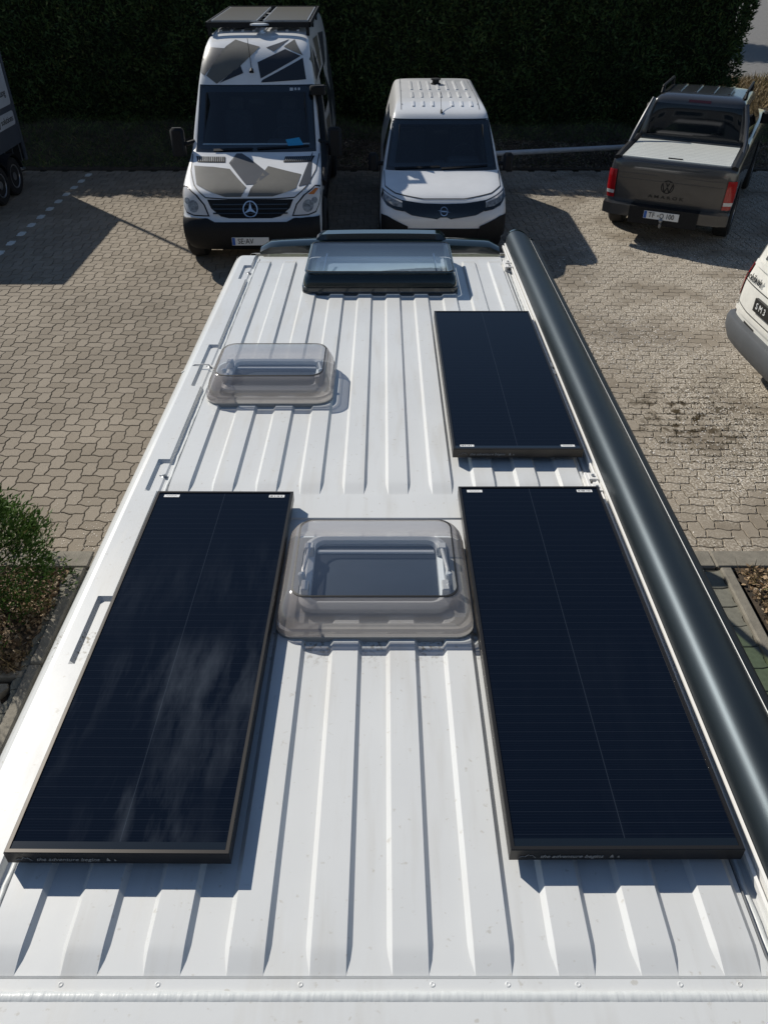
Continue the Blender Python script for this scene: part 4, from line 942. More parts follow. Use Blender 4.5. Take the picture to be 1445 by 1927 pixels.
# side: windows, camouflage, wheel arches (x positive side faces the small van)
for sd_, s in (('R', 1), ('L', -1)):
    Q = lambda name, polys, m, off=.005, **k: P(name, polys, m, sd_, off, **k)
    Q('door_window', [[(1.72, 1.42), (2.72, 1.42), (2.72, 2.0), (2.10, 2.02)]], 'glass_dark', .006)
    Q('side_window', [[(3.2, 1.5), (4.4, 1.5), (4.4, 2.05), (3.2, 2.05)]], 'glass_dark', .006)
    Q('lower_cladding', [[(.5, .40), (.62, .74), (6.6, .74), (6.6, .40)]], 'black', .010)
    Q('camouflage_dark', [[(1.1, .76), (1.35, 1.30), (1.8, 1.38), (2.4, .9), (2.9, 1.35), (3.3, .76)], [(2.5, 2.1), (2.8, 2.5), (3.4, 2.1)], [(4.6, .8), (4.5, 1.9), (5.6, 1.4)]], 'camo_dark', .004)
    Q('camouflage_taupe', [[(2.35, 2.12), (2.25, 2.4), (2.6, 2.55), (2.45, 2.12)], [(3.5, 2.1), (3.3, 2.55), (4.3, 2.5), (4.0, 2.1)], [(3.5, .8), (3.2, 1.4), (4.4, 1.3)]], 'camo_brown', .0045)
    Q('camouflage_slate', [[(4.5, 2.0), (4.6, 2.5), (5.8, 2.4), (5.2, 2.0)], [(5.7, .9), (5.4, 1.8), (6.5, 2.2), (6.5, .9)]], 'camo_grey', .0045)
    Q('door_gap', ribbon([(1.35, 1.36), (1.30, .8), (1.6, .5), (2.78, .5), (2.78, 2.1), (2.05, 2.08), (1.45, 1.38)], .010)+ribbon([(3.0, .5), (3.0, 2.3), (4.5, 2.3), (4.5, .5)], .010), 'ink', .006)
    for y in (.80, 5.2): Q('wheel_arch', [arc(y, .42, .50, 0, 180, 14)], 'black', .012)
    t = wheel(sp, s*.90, .80, .41, .27, s, 'black'); t = wheel(sp, s*.88, 5.2, .41, .27, s, 'black')
    # mirror
    a = MB(); a.tube([(s*.92, 1.46, 1.45), (s*1.06, 1.42, 1.42)], .03, 8); a.box(min(s*1.06, s*1.26), max(s*1.06, s*1.26), 1.37, 1.49, 1.26, 1.64, .035)
    mr_ = a.build('mirror', 'black', sp, True, 40)
# snorkel
a = MB(); a.tube([(1.0, .70, 1.05), (1.02, 1.1, 1.22), (.99, 1.52, 1.45), (.95, 1.80, 1.85), (.92, 1.92, 2.0)], [.05, .055, .045, .045, .05], 10)
a.box(.80, 1.03, 1.80, 1.96, 2.0, 2.12, .02); a.build('snorkel', 'black', sp, True, 40)
# roof ribs, rails, rack with two panels
a = MB()
for k in range(8): a.box(-.62+k*.17, -.58+k*.17, 2.95, 6.0, 2.69, 2.712, .004)
a.build('roof_rib', 'white', sp)['kind'] = 'stuff'
rk = empty('roof_rack', (0, 0, 0), 0, 0, sp)
a = MB(); z0 = 2.755
for x in (-.80, .77): a.box(x, x+.03, 2.80, 5.45, z0, z0+.07, .004)
for y in (2.80, 5.42): a.box(-.80, .80, y, y+.03, z0, z0+.07, .004)
a.build('rack_frame', 'black', rk)
for k in range(5): a = MB(); a.box(-.78, .78, 2.95+.52*k, 3.0+.52*k, z0, z0+.03); a.build('crossbar', 'black', rk)
for x in (-.76, .74):
    for y in (2.85, 4.0, 5.1): a = MB(); a.box(x-.02, x+.03, y, y+.06, 2.64, z0); a.build('rack_foot', 'black', rk)
for x0, x1 in ((-.74, -.03), (.06, .75)):
    a = MB(); a.box(x0, x1, 3.0, 5.2, z0+.045, z0+.075); t = a.build('rack_solar_panel', 'steel', rk); a = MB(); a.box(x0+.02, x1-.02, 3.02, 5.18, z0+.075, z0+.078); a.build('cell_sheet', mat('dusty_cells', (.20, .185, .155), .35, coat=.6), t)
a = MB(); a.lathe_z([(0, .16), (.02, .155), (.03, .1)], (.02, 2.86, z0+.03), 20); a.build('roof_vent_cover', 'sign', rk, True)

# ---- small white van
OPL = [(.22, .12, 4.2, .86, .30, .2), (.34, .02, 4.38, .91, .34, .2), (.55, .0, 4.4, .925, .36, .2), (.68, .02, 4.4, .925, .40, .2), (.80, .10, 4.4, .92, .42, .2), (.88, .20, 4.4, .92, .42, .2), (.93, .36, 4.4, .91, .40, .2), (1.02, .80, 4.4, .895, .25, .2), (1.08, 1.0, 4.4, .88, .16, .2), (1.35, 1.25, 4.38, .82, .13, .2), (1.68, 1.56, 4.34, .725, .12, .2), (1.74, 1.68, 4.32, .70, .14, .2), (1.79, 1.95, 4.28, .67, .2, .2), (1.815, 2.25, 4.15, .62, .2, .2)]
op = empty('small_van', (.865, 11.4, 0), 0); tag(op, 'compact white delivery van parked between the camouflage van and the pickup', 'van')
_, bv2 = body('body', OPL, 'white', op, hole=(1.14, 1.59, .90, 2.2))
P = lambda name, polys, m, side='F', off=.004, **k: patches(name, bv2, polys, side, m, op, off, **k)
P('windscreen_surround', ring4([(-.84, 1.062), (.84, 1.062), (.73, 1.655), (-.73, 1.655)], [(-.70, 1.14), (.70, 1.14), (.62, 1.59), (-.62, 1.59)]), 'gloss_black', off=.003)
cabin(op, .70, 1.12, 2.4, .70, 1.60, 1.03)
P('windscreen', [[(-.77, 1.095), (.77, 1.095), (.79, 1.13), (.70, 1.60), (.66, 1.63), (-.66, 1.63), (-.70, 1.60), (-.79, 1.13)]], 'windscreen', off=.008)
P('wiper', ribbon([(-.70, 1.08), (-.02, 1.10)], .02), 'black', off=.014); P('wiper', ribbon([(.0, 1.08), (.70, 1.11)], .02), 'black', off=.014)
gr = P('grille', [[(-.60, .845), (-.3, .815), (0, .808), (.3, .815), (.60, .845), (.60, .735), (.46, .675), (.10, .628), (.05, .650), (-.05, .650), (-.10, .628), (-.46, .675), (-.60, .735)]], 'gloss_black', off=.010)
for s in (-1, 1):
    P('headlight_housing', [[(s*a_, b_) for a_, b_ in [(.89, .925), (.76, .885), (.58, .838), (.58, .72), (.70, .735), (.82, .775), (.90, .85)]]], 'gloss_black', off=.009)
    hl = P('headlight', [[(s*a_, b_) for a_, b_ in [(.87, .905), (.76, .872), (.60, .828), (.60, .762), (.72, .775), (.83, .82)]]], 'lamp', off=.016)
    patches('daytime_light', bv2, [[(s*a_, b_) for a_, b_ in [(.87, .905), (.76, .872), (.60, .828), (.60, .812), (.75, .85), (.84, .88)]]], 'F', 'lampw', hl, .020)
    P('corner_trim', [[(s*a_, b_) for a_, b_ in [(.95, .24), (.95, .66), (.82, .655), (.52, .53), (.50, .24)]]], 'black', off=.012, thick=.01)
    P('fog_lamp', [disc(s*.80, .52, .035)], 'lamp', off=.018)
P('lower_grille', [[(-.52, .26), (.52, .26), (.52, .50), (-.52, .50)]], 'black', off=.014)
rg = [[(.055*math.cos(t0)*k, .722+.055*math.sin(t0)*k) for k, t0 in ((1, t), (1, t+.33), (.84, t+.33), (.84, t))] for t in [i*2*math.pi/20 for i in range(20)]]
bl = [[(-.095, .733), (.035, .728), (.035, .720), (-.02, .720)], [(.095, .711), (-.035, .716), (-.035, .724), (.02, .724)]]
P('round_badge', rg+bl, 'chrome', off=.018, step=.3, smooth=False)
P('hood_gap', ribbon([(-.86, 1.05), (-.85, .945), (-.70, .905), (-.3, .862), (.3, .862), (.70, .905), (.85, .945), (.86, 1.05)], .009), 'ink', off=.004)
Tp = lambda name, polys, m, off=.004, **k: patches(name, bv2, polys, 'T', m, op, off, **k)
for x in (-.40, -.25, -.10, .05, .20, .35, .50):
    for y0, y1 in ((1.85, 2.10), (2.32, 2.80), (3.0, 3.85)):
        if abs(x-.05) < .01 and y0 < 2: continue
        Tp('roof_rib', [[(x-.028, y0), (x+.004, y0), (x+.004, y1), (x-.028, y1)]], 'white', .002, thick=.012)
for s in (-1, 1): Tp('roof_joint', ribbon([(s*.60, 1.75), (s*.585, 4.1)], .012), 'seal_grey', .003)
for s in (-1, 1):
    for y in (1.95, 2.9, 3.7): Tp('roof_plug', [disc(s*.585, y, .012, 8)], 'ink', .006)
a = MB(); a.tube([(.01, 1.64, 1.71), (.01, 1.68, 1.76)], [.022, .01], 10); a.tube([(.01, 1.66, 1.74), (.01, 2.02, 1.95)], .004, 5); a.build('aerial', 'black', op, True)
a = MB(); a.lathe_z([(0, .085), (.02, .085), (.022, .06), (.065, .06), (.075, .085), (.09, .085), (.095, .06)], (.02, 3.55, 1.81), 20); a.build('roof_ventilator', 'black', op, True)
for sd_, s in (('R', 1), ('L', -1)):
    Q = lambda name, polys, m, off=.005, **k: patches(name, bv2, polys, sd_, m, op, off, **k)
    Q('door_window', [[(1.25, 1.13), (2.20, 1.13), (2.20, 1.58), (1.72, 1.60)]], 'glass_dark', .006)
    Q('lower_cladding', [[(.35, .26), (.40, .50), (4.2, .50), (4.2, .26)]], 'black', .010)
    Q('door_gap', ribbon([(1.0, 1.0), (1.0, .4), (2.28, .4), (2.28, 1.62)], .009)+ribbon([(2.28, .5), (3.3, .5), (3.3, 1.6)], .009), 'ink', .006)
    for y in (.86, 3.55): Q('wheel_arch', [arc(y, .33, .38, 0, 180, 14)], 'black', .011)
    wheel(op, s*.84, .86, .32, .2, s, 'rim'); wheel(op, s*.84, 3.55, .32, .2, s, 'rim')
    a = MB(); a.tube([(s*.86, 1.22, 1.10), (s*.96, 1.20, 1.10)], .03, 8); a.box(min(s*.95, s*1.10), max(s*.95, s*1.10), 1.12, 1.24, 1.02, 1.26, .035); a.build('mirror', 'black', op, True, 40)

# ---- grey pickup, seen from behind
AM = [(.38, .16, 5.0, .86, .12, .3), (.46, .06, 5.1, .90, .16, .3), (.60, .05, 5.25, .93, .18, .3), (.95, .04, 5.25, .935, .16, .3), (1.12, .045, 5.2, .915, .15, .4), (1.18, .06, 5.1, .90, .15, .4), (1.205, .09, 5.0, .87, .15, .4)]
pu = empty('pickup_truck', (4.28, 12.15, 0), R_(-26)); tag(pu, 'dark grey double-cab pickup with a silver bed cover and roof rails', 'pickup truck')
_, bv3 = body('body', AM, 'pickup', pu)
CAB = [(1.18, 1.56, 4.05, .84, .06, .10), (1.30, 1.56, 3.85, .835, .06, .12), (1.55, 1.59, 3.45, .76, .06, .14), (1.74, 1.62, 3.12, .70, .07, .16), (1.80, 1.66, 2.98, .66, .09, .18), (1.84, 1.78, 2.80, .58, .12, .2), (1.85, 1.95, 2.6, .45, .12, .2)]
_, bv4 = body('cab', CAB, 'pickup', pu)
K = lambda name, polys, m, side='F', off=.004, **k: patches(name, bv3, polys, side, m, pu, off, **k)
K4 = lambda name, polys, m, side='F', off=.004, **k: patches(name, bv4, polys, side, m, pu, off, **k)
K('tailgate', [[(-.775, .56), (.775, .56), (.785, .70), (.785, 1.17), (-.785, 1.17), (-.785, .70)]], 'pickup', off=.014, thick=.012)
tgo = 0
K('tailgate_crease', ribbon([(-.76, 1.00), (-.20, 1.005)], .018)+ribbon([(.20, 1.005), (.76, 1.00)], .018)+ribbon([(-.76, .93), (.76, .93)], .010), 'pickup', off=.024, thick=.01)
K('tailgate_handle', [[(-.13, 1.02), (.09, 1.02), (.085, 1.09), (-.125, 1.09)]], 'black', off=.022)
rg = [[(-.025+.095*math.cos(t0)*k, .868+.095*math.sin(t0)*k) for k, t0 in ((1, t), (1, t+.27), (.86, t+.27), (.86, t))] for t in [i*2*math.pi/24 for i in range(24)]]
vw = ribbon([(-.06, .945), (-.025, .875), (.010, .945)], .016)+ribbon([(-.100, .905), (-.060, .79), (-.025, .862), (.010, .79), (.050, .905)], .016)
K('round_badge', [disc(-.025, .868, .098)], 'gloss_black', off=.020)
K('badge_letters', rg+vw, 'black', off=.028, step=.4, smooth=False)
text('lettering', 'A M A R O K', .060, 'ink', pu, (-.02, .018, .712), sx=1.55, bold=.002)
for s in (-1, 1):
    hl = K('tail_light', [[(s*.795, .625), (s*.905, .625), (s*.925, .80), (s*.915, 1.03), (s*.805, 1.03), (s*.80, .80)]], 'red', off=.016, thick=.012)
    patches('reverse_lens', bv3, [[(s*.80, .685), (s*.905, .685), (s*.91, .735), (s*.80, .735)]], 'F', 'lampw', hl, .032)
a = MB(); a.loft([[(x, y, z) for x, y, z in ((-.93, .12, z0), (-.93, -.03, z0), (-.80, -.10, z0), (-.40, -.12, z0), (-.34, -.06, z0), (.34, -.06, z0), (.40, -.12, z0), (.80, -.10, z0), (.93, -.03, z0), (.93, .12, z0))] for z0 in (.42, .46, .55, .575)]); a.build('rear_bumper', 'pickup', pu)
a = MB(); a.box(-.50, .52, -.13, .10, .34, .585); a.build('plate_recess', 'black', pu)
pl = plate(pu, -.01, -.135, .485, ''); text('plate_text', 'TF', .105, 'ink', pl, (-.20, -.147, .485), sx=.86, align='LEFT'); text('plate_text', 'O 100', .105, 'ink', pl, (-.035, -.147, .485), sx=.80, align='LEFT')
a = MB(); a.lathe_z([(0, .016), (.001, .016)], (0, 0, 0), 12); q = a.build('plate_seal', 'steel', pl); q.location = (-.055, -.1445, .485); q.rotation_euler = (R_(90), 0, 0)
a = MB(); a.tube([(.0, -.02, .34), (.0, -.14, .33), (.0, -.16, .39)], .022, 8); a.lathe_z([(.36, .01), (.375, .028), (.40, .03), (.42, .012)], (0, -.16, .03), 12); a.build('tow_ball', 'steel', pu, True)
cv = MB(); cv.box(-.78, .78, .13, 1.40, 1.19, 1.222, .004); c_ = cv.build('bed_cover', 'silver', pu)
a = MB(); a.box(-.78, .78, 1.40, 1.54, 1.19, 1.25, .01); a.build('roller_housing', 'gloss_black', pu)
a = MB(); a.tube([(-.12, .20, 1.224), (.09, .20, 1.224)], .014, 8); a.build('cover_handle', 'ink', c_)
a = MB()
for k in range(12): a.box(-.775, .775, .22+k*.095, .2225+k*.095, 1.222, 1.2232)
a.build('cover_joint', 'steel', c_)['kind'] = 'stuff'
for s in (-1, 1):
    a = MB(); a.loft([[(s*(.795), y, 1.19), (s*.795, y, z_), (s*.835, y, z_+.015), (s*.885, y, z_), (s*.895, y, 1.17)] for y, z_ in ((.10, 1.215), (.5, 1.235), (1.60, 1.24))]); a.build('bed_rail', 'black', pu, True)
    a = MB(); a.tube([(s*.86, .98, 1.22), (s*.84, 1.22, 1.34), (s*.77, 1.50, 1.58), (s*.70, 1.62, 1.78)], [.028, .034, .036, .034], 8); a.build('sports_bar', 'pickup', pu, True)
    a = MB(); a.tube([(s*.64, 1.86, 1.82), (s*.64, 1.95, 1.915), (s*.64, 2.90, 1.915), (s*.64, 3.05, 1.80)], .020, 8)
    for y in (1.92, 2.85): a.box(s*.64-.022, s*.64+.022, y, y+.10, 1.80, 1.91)
    a.build('roof_rail', 'black', pu, True, 40)
    Q = lambda name, polys, m, off=.005, **k: patches(name, bv4, polys, 'R' if s > 0 else 'L', m, pu, off, **k)
    Q('door_window', [[(1.80, 1.28), (2.50, 1.28), (2.50, 1.70), (1.85, 1.70)]], 'glass_dark', .006); Q('door_window', [[(2.58, 1.28), (3.60, 1.28), (3.10, 1.66), (2.58, 1.70)]], 'glass_dark', .006)
    Q = lambda name, polys, m, off=.005, **k: patches(name, bv3, polys, 'R' if s > 0 else 'L', m, pu, off, **k)
    Q('door_gap', ribbon([(1.72, 1.18), (1.72, .55), (2.54, .55), (2.54, 1.18)], .009)+ribbon([(2.54, .55), (3.6, .55), (3.6, 1.18)], .009), 'ink', .006)
    for y in (.98, 4.05): Q('wheel_arch', [arc(y, .40, .46, 0, 180, 14)], 'black', .012)
    wheel(pu, s*.83, .98, .38, .25, s, 'rim'); wheel(pu, s*.83, 4.05, .38, .25, s, 'rim')
    a = MB(); a.box(min(s*.88, s*1.08), max(s*.88, s*1.08), 3.35, 3.45, 1.24, 1.42, .03); a.build('mirror', 'black', pu, True, 40)
rw = K4('rear_window', [[(-.72, 1.27), (.72, 1.27), (.66, 1.72), (-.66, 1.72)]], 'glass_dark', off=.006)
K4('brake_light', [[(-.17, 1.755), (.17, 1.755), (.17, 1.785), (-.17, 1.785)]], 'dark_red', off=.008)
for x in (-.38, -.13, .13, .38): patches('roof_rib', bv4, [[(x-.02, 1.95), (x+.02, 1.95), (x+.02, 2.75), (x-.02, 2.75)]], 'T', 'pickup', pu, .002, thick=.014)

# ---- old white van at the right edge, rear towards the camper
VN = [(.38, .10, 4.8, .92, .18, .3), (.50, .03, 4.85, .945, .16, .3), (.80, .01, 4.9, .95, .15, .3), (1.05, .03, 4.9, .945, .14, .3), (1.12, .06, 4.9, .94, .14, .3), (1.60, .18, 4.7, .86, .12, .3), (1.86, .27, 4.4, .79, .14, .3), (1.93, .36, 4.2, .72, .2, .3), (1.955, .55, 4.0, .6, .2, .3)]
vn = empty('old_white_van', (3.87, 7.18, 0), R_(-86)); tag(vn, 'weathered white van with a grey bumper, cut off by the right edge', 'van')
_, bv5 = body('body', VN, 'oldwhite', vn)
N = lambda name, polys, m, side='F', off=.004, **k: patches(name, bv5, polys, side, m, vn, off, **k)
N('bumper_base', [[(-.90, .40), (.90, .40), (.90, .46), (-.90, .46)]], 'black', off=.01)
a = MB(); rows = []
for z_, o_ in ((.34, .0), (.38, .04), (.50, .085), (.60, .09), (.64, .075), (.655, .03)):
    r = []
    for k in range(-14, 15):
        t = abs(k)/14*math.pi/2; s = -1 if k < 0 else 1
        r.append((s*(.955+o_*.5)*math.sin(t)**.5, .03-o_+.20*(1-math.cos(t)**.5), z_))
    r += [(.955+o_*.4, .45, z_), (.8, .5, z_), (-.8, .5, z_), (-.955-o_*.4, .45, z_)]
    rows.append(r)
a.loft(rows); a.build('rear_bumper', 'bumper_grey', vn, True, 45)
N('bumper_reflector', [[(-.93, .665), (-.90, .665), (-.90, .70), (-.93, .70)]], 'red', off=.02)
for s in (-1, 1):
    hl = N('tail_light', [[(s*.875, .86), (s*.95, .86), (s*.95, 1.20), (s*.865, 1.20)]], 'red', off=.008, thick=.006)
N('tailgate_gap', ribbon([(-.85, 1.04), (.85, 1.04)], .010)+ribbon([(-.88, .80), (-.6, .775), (.6, .775), (.88, .80)], .010)+ribbon([(-.875, .66), (-.86, 1.25), (-.78, 1.75)], .012), 'ink', off=.003)
N('rear_window', [[(-.70, 1.30), (.70, 1.30), (.62, 1.78), (-.62, 1.78)]], 'glass_dark', off=.006)
N('window_ledge', ribbon([(-.82, 1.24), (.82, 1.24)], .05), 'oldwhite', off=.014, thick=.012)
N('lower_ledge', ribbon([(-.86, .745), (.86, .745)], .045), 'oldwhite', off=.012, thick=.010)
a = MB(); a.box(-.45, .10, -.012, .02, .86, .99); q = a.build('number_plate', 'ink', vn); text('plate_text', 'S M 3', .09, 'plate', q, (-.40, -.014, .925), align='LEFT')
a = MB(); a.box(-.55, -.30, -.012, .03, .555, .60, .008); 
N('grip_recess', [[(-.60, .68), (-.36, .675), (-.36, .62), (-.60, .625)]], 'ink', off=.004)
text('lettering', 'mobilwelt', .105, 'ink', vn, (-.83, .030, 1.115), rot=(80, 0, 0), align='LEFT', shear=.2, sx=.8)
for s in (-1, 1):
    for y in (1.0, 3.9): patches('wheel_arch', bv5, [arc(y, .34, .40, 0, 180, 14)], 'R' if s > 0 else 'L', 'black', vn, .012); wheel(vn, s*.86, y, .33, .21, s, 'rim')

# ---- box trailer at the left edge
tr = empty('box_trailer', (-7.95, 14.5, 0), 0); tag(tr, 'grey box trailer with white lettered signs and twin wheels at the left edge', 'trailer')
a = MB(); a.box(-1.05, 1.07, -1.45, 1.43, .70, 2.55, .02); a.build('box_body', 'trailer_grey', tr)
a = MB(); a.box(-1.02, 1.05, -1.45, 1.47, .42, .70, .01); a.build('chassis', 'black', tr)
for k in range(9): a = MB(); a.box(1.051, 1.062, -1.40+k*.33, -1.38+k*.33, .40, .695); a.build('skirt_strut', 'steel', tr)
a = MB(); a.box(1.05, 1.085, 1.38, 1.46, .38, 2.55, .004); a.build('corner_post', 'trailer_grey', tr)
def sign(y0, y1, z0, z1, r=.06):
    o = rrect((y0+y1)/2, (z0+z1)/2, (y1-y0)/2, (z1-z0)/2, r, 0, 5)
    b = MB(); b.loft([[(1.071, y, z) for y, z, _ in o], [(1.078, y, z) for y, z, _ in o]]); return b.build('sign_board', 'sign', tr)
s1 = sign(-1.3, 1.35, 1.36, 2.35); s2 = sign(-1.3, 1.33, 1.03, 1.26, .05)
text('sign_text', 'Leitung', .16, 'ink', s1, (1.080, 1.22, 1.57), rot=(90, 0, 90), align='RIGHT')
text('sign_text', 'energy', .42, 'ink', s1, (1.080, 1.02, 1.93), rot=(90, 0, 90), align='RIGHT')
text('sign_text', 'energy solutions', .15, 'ink', s2, (1.080, 1.27, 1.145), rot=(90, 0, 90), align='RIGHT')
for y in (-.18, .46):
    t = wheel(tr, 1.10, y, .32, .2, 1, 'rim')
    a = MB(); a.loft([[(x, y+.37*math.cos(R_(q)), .33+.37*math.sin(R_(q))) for q in range(10, 171, 16)]+[(x, y+.34*math.cos(R_(q)), .33+.34*math.sin(R_(q))) for q in range(170, 9, -16)] for x in (.98, 1.22)]); a.build('mudguard', 'black', tr, True)
a = MB(); a.tube([(.0, -1.4, .5), (0, -2.4, .48)], .045, 8); a.build('drawbar', 'steel', tr)

# ---- pole behind the trailer
po = empty('flag_pole', (-7.25, 16.35, .1)); tag(po, 'slim metal pole standing behind the box trailer', 'pole')
a = MB(); a.tube([(0, 0, 0), (0, 0, 4.7)], [.05, .035], 10); a.build('pole_shaft', 'steel', po, True); a = MB(); a.lathe_z([(0, .11), (.02, .11), (.03, .06)], (0, 0, 0), 12); a.build('pole_foot', 'steel', po)
# ================================================================ PLANTING, LITTER, SMALL THINGS
def flat_scatter(n, fx, m, name, label, cat, size=(.008, .02), tilt=.35, z=.004):
    P = fx(n); n = len(P); D = np.stack([rng.normal(size=n), rng.normal(size=n), rng.normal(0, tilt, n)], 1)
    up = np.stack([rng.normal(0, tilt, n), rng.normal(0, tilt, n), np.ones(n)], 1)
    L_ = rng.uniform(*size, n); V, F = sprays(P, D, L_, L_*rng.uniform(.5, .9, n), up); o = cloud(name, V, F, m); tag(o, label, cat, None, 'stuff'); return o
def petals_at(n):
    X = rng.uniform(1.2, 5.2, n); Y = rng.uniform(4.6, 12.5, n)
    d = np.sin(X*2.1+Y*.9)+np.sin(X*1.1-Y*2.3)+.7*np.sin(X*5+Y*4)
    k = rng.uniform(size=n) < np.clip((d+.9)*.32, .03, 1)*np.clip((X-1.0)/1.8, .06, 1)*np.where(Y > 9, .5, 1); X = X[k]; Y = Y[k]
    return np.stack([X, Y, np.full(len(X), .004)], 1)
flat_scatter(34000, petals_at, 'petal', 'petals', 'pale petals and grit scattered over the right side of the yard', 'petals', (.010, .024), .15)
def pl_left(n):
    X = rng.uniform(-2.95, -1.6, n); Y = rng.uniform(4.8, 5.9, n); k = rng.uniform(size=n) < np.clip(1.1-(Y-4.8)*1.2, 0, 1); return np.stack([X[k], Y[k], np.full(k.sum(), .004)], 1)
flat_scatter(1300, pl_left, 'petal', 'grit', 'fine pale grit on the pavers beside the small conifer', 'grit', (.005, .010), .15)
def moss_at(n):
    X = rng.normal(3.25, .45, n); Y = rng.normal(6.7, .55, n); gx = np.abs((Y/U) % 1-.5); k = gx > .36
    return np.stack([X[k], Y[k]+0, np.full(k.sum(), .0)], 1)
P_ = moss_at(5200); D_ = np.stack([rng.normal(0, .9, len(P_)), rng.normal(0, .9, len(P_)), np.ones(len(P_))], 1)
M['moss'] = leaf_mat('moss', (.02, .016, .008), (.075, .06, .02), (.10, .12, .03))
V, F = sprays(P_, D_, rng.uniform(.012, .030, len(P_)), rng.uniform(.006, .012, len(P_))); tag(cloud('moss', V, F, 'moss'), 'dark moss growing in the paver joints beside the old white van', 'moss', None, 'stuff')
bz = lambda x, y: wob(x, y, .015)
def litter(n, x0, x1, y0, y1):
    def f(n_):
        X = rng.uniform(x0, x1, n_); Y = rng.uniform(y0, y1, n_); return np.stack([X, Y, np.array([bz(x, y) for x, y in zip(X, Y)])+rng.uniform(.004, .03, n_)], 1)
    return f
flat_scatter(5200, litter(0, -4.6, -2.50, 3.50, 4.56), 'litter', 'leaf_litter', 'dry brown leaf litter in the left bed under the conifer', 'leaf litter', (.02, .05), .5)
flat_scatter(8000, litter(0, 2.80, 4.6, 2.2, 4.56), 'litter', 'leaf_litter', 'dry brown leaf litter in the right bed', 'leaf litter', (.02, .05), .5)
field(5200, -4.6, -2.48, 3.48, 4.55, bz, (.04, .13), (.004, .008), 'drygrass', 'dry_grass', 'straw-coloured grass tufts in the left bed', 'grass', 1.0, dens=lambda X, Y: np.clip(np.sin(X*9)*np.sin(Y*11)+.5, 0, 1))
field(9000, 2.80, 4.8, 2.2, 4.56, bz, (.04, .12), (.004, .009), 'drygrass', 'dry_grass', 'straw-coloured and green grass in the right bed', 'grass', 1.1)

def conifer(x, y, h, r, n, label, m='thuja_near', group=None):
    n = int(n*.72); t = empty('conifer_shrub', (x, y, 0)); tag(t, label, 'shrub', group)
    a = MB(); a.tube([(0, 0, -.02), (.01, 0, h*.5), (0, .01, h*.85)], [.03, .02, .008], 7); a.build('trunk', 'bark', t)
    a = MB()
    for k in range(26):
        z = h*(.06+.78*k/26); an = k*2.4; rr = r*(1-z/h)**.55*.8; a.tube([(0, 0, z), (rr*.5*math.cos(an), rr*.5*math.sin(an), z+.06), (rr*math.cos(an), rr*math.sin(an), z+.18)], [.010, .007, .003], 4)
    a.build('branches', 'bark', t)['kind'] = 'stuff'
    z = h*rng.uniform(.03, 1, n)**.9; an = rng.uniform(0, 2*np.pi, n); lob = 1+.16*np.sin(an*5+z*9)+.13*np.sin(an*9-z*17)
    env = r*np.clip(1-(z/h), 0, 1)**.6*lob*(1-.10*rng.normal(size=n)**2); rad = env*np.clip(rng.uniform(.35, 1.05, n)**.5, 0, 1)
    # clumps: pull sprays towards twig centres
    C_ = 240; ci = rng.integers(0, C_, n); cz = h*rng.uniform(.04, .97, C_); ca = rng.uniform(0, 2*np.pi, C_); cr = r*(1-cz/h)**.6*(1+.16*np.sin(ca*5+cz*9))*rng.uniform(.75, 1.05, C_)
    cp = np.stack([cr*np.cos(ca), cr*np.sin(ca), cz], 1); P0 = np.stack([rad*np.cos(an), rad*np.sin(an), z], 1)
    use = rng.uniform(size=n) < .72
    P = np.where(use[:, None], cp[ci]+rng.normal(0, .035*r/.45, (n, 3)), P0)
    D = P*np.array([1, 1, 0])/(np.linalg.norm(P[:, :2], axis=1, keepdims=True)+.05)*.8+np.array([0, 0, .75])+rng.normal(0, .45, (n, 3))
    V, F = sprays(P, D, rng.uniform(.03, .07, n), rng.uniform(.008, .018, n)); f_ = cloud('foliage', V, F, m, t); f_['kind'] = 'stuff'
    return t
conifer(-3.02, 4.30, 1.12, .62, 20000, 'bright green conifer shrub in the bed at the left edge')
conifer(-3.85, 4.00, 1.9, .62, 9000, 'taller conifer shrub farther left in the bed', 'thuja')
conifer(-3.70, 3.05, 1.7, .60, 8000, 'conifer shrub left of the grass pavers', 'thuja')
# concrete grid pavers with soil in the openings, left of the stall
gp = mesh('grid_paving', [(-6, -4, -.055), (-2.47, -4, -.055), (-2.47, 3.47, -.055), (-6, 3.47, -.055)], [(0, 1, 2, 3)], 'soil'); tag(gp, kind='structure')
def grid_block():
    a = MB(); W_, H_ = .40, .60; t = .022
    def bar(p, q, w_=.036):
        d = Vector((q[0]-p[0], q[1]-p[1])); l = d.length; nx, ny = -d.y/l*w_/2, d.x/l*w_/2
        b = [(p[0]+nx, p[1]+ny), (q[0]+nx, q[1]+ny), (q[0]-nx, q[1]-ny), (p[0]-nx, p[1]-ny)]; a.loft([[(*c, -.05) for c in b], [(*c, random.uniform(-.0012, .0012)) for c in b]])
    pts = [(.05, .02), (.02, .15), (.10, .25), (.02, .38), (.10, .50), (.05, .58)]
    for s in (0, 1):
        pp = [(x if s == 0 else W_-x, y) for x, y in pts]
        for p, q in zip(pp[:-1], pp[1:]): bar(p, q)
    for y in (.02, .25, .50): bar((.05 if y == .02 else .10, y), (W_-(.05 if y == .02 else .10), y))
    bar((.2, .25), (.2, .5)); bar((.05, .58), (W_-.05, .58))
    me = bpy.data.meshes.new('grid_block'); me.from_pydata(a.v, [], a.f); me.update(); me.materials.append(M['kerb']); return me
gb = grid_block()
for i in range(4):
    for j in range(5): inst('grid_block', gb, gp, (-2.89-i*.41, 3.43-.62*(j+1), 0))
V_ = MB(); V_.box(-6, -2.47, 3.46, 3.52, -.05, .006, .004); V_.build('edging_stone', 'kerb', kr)
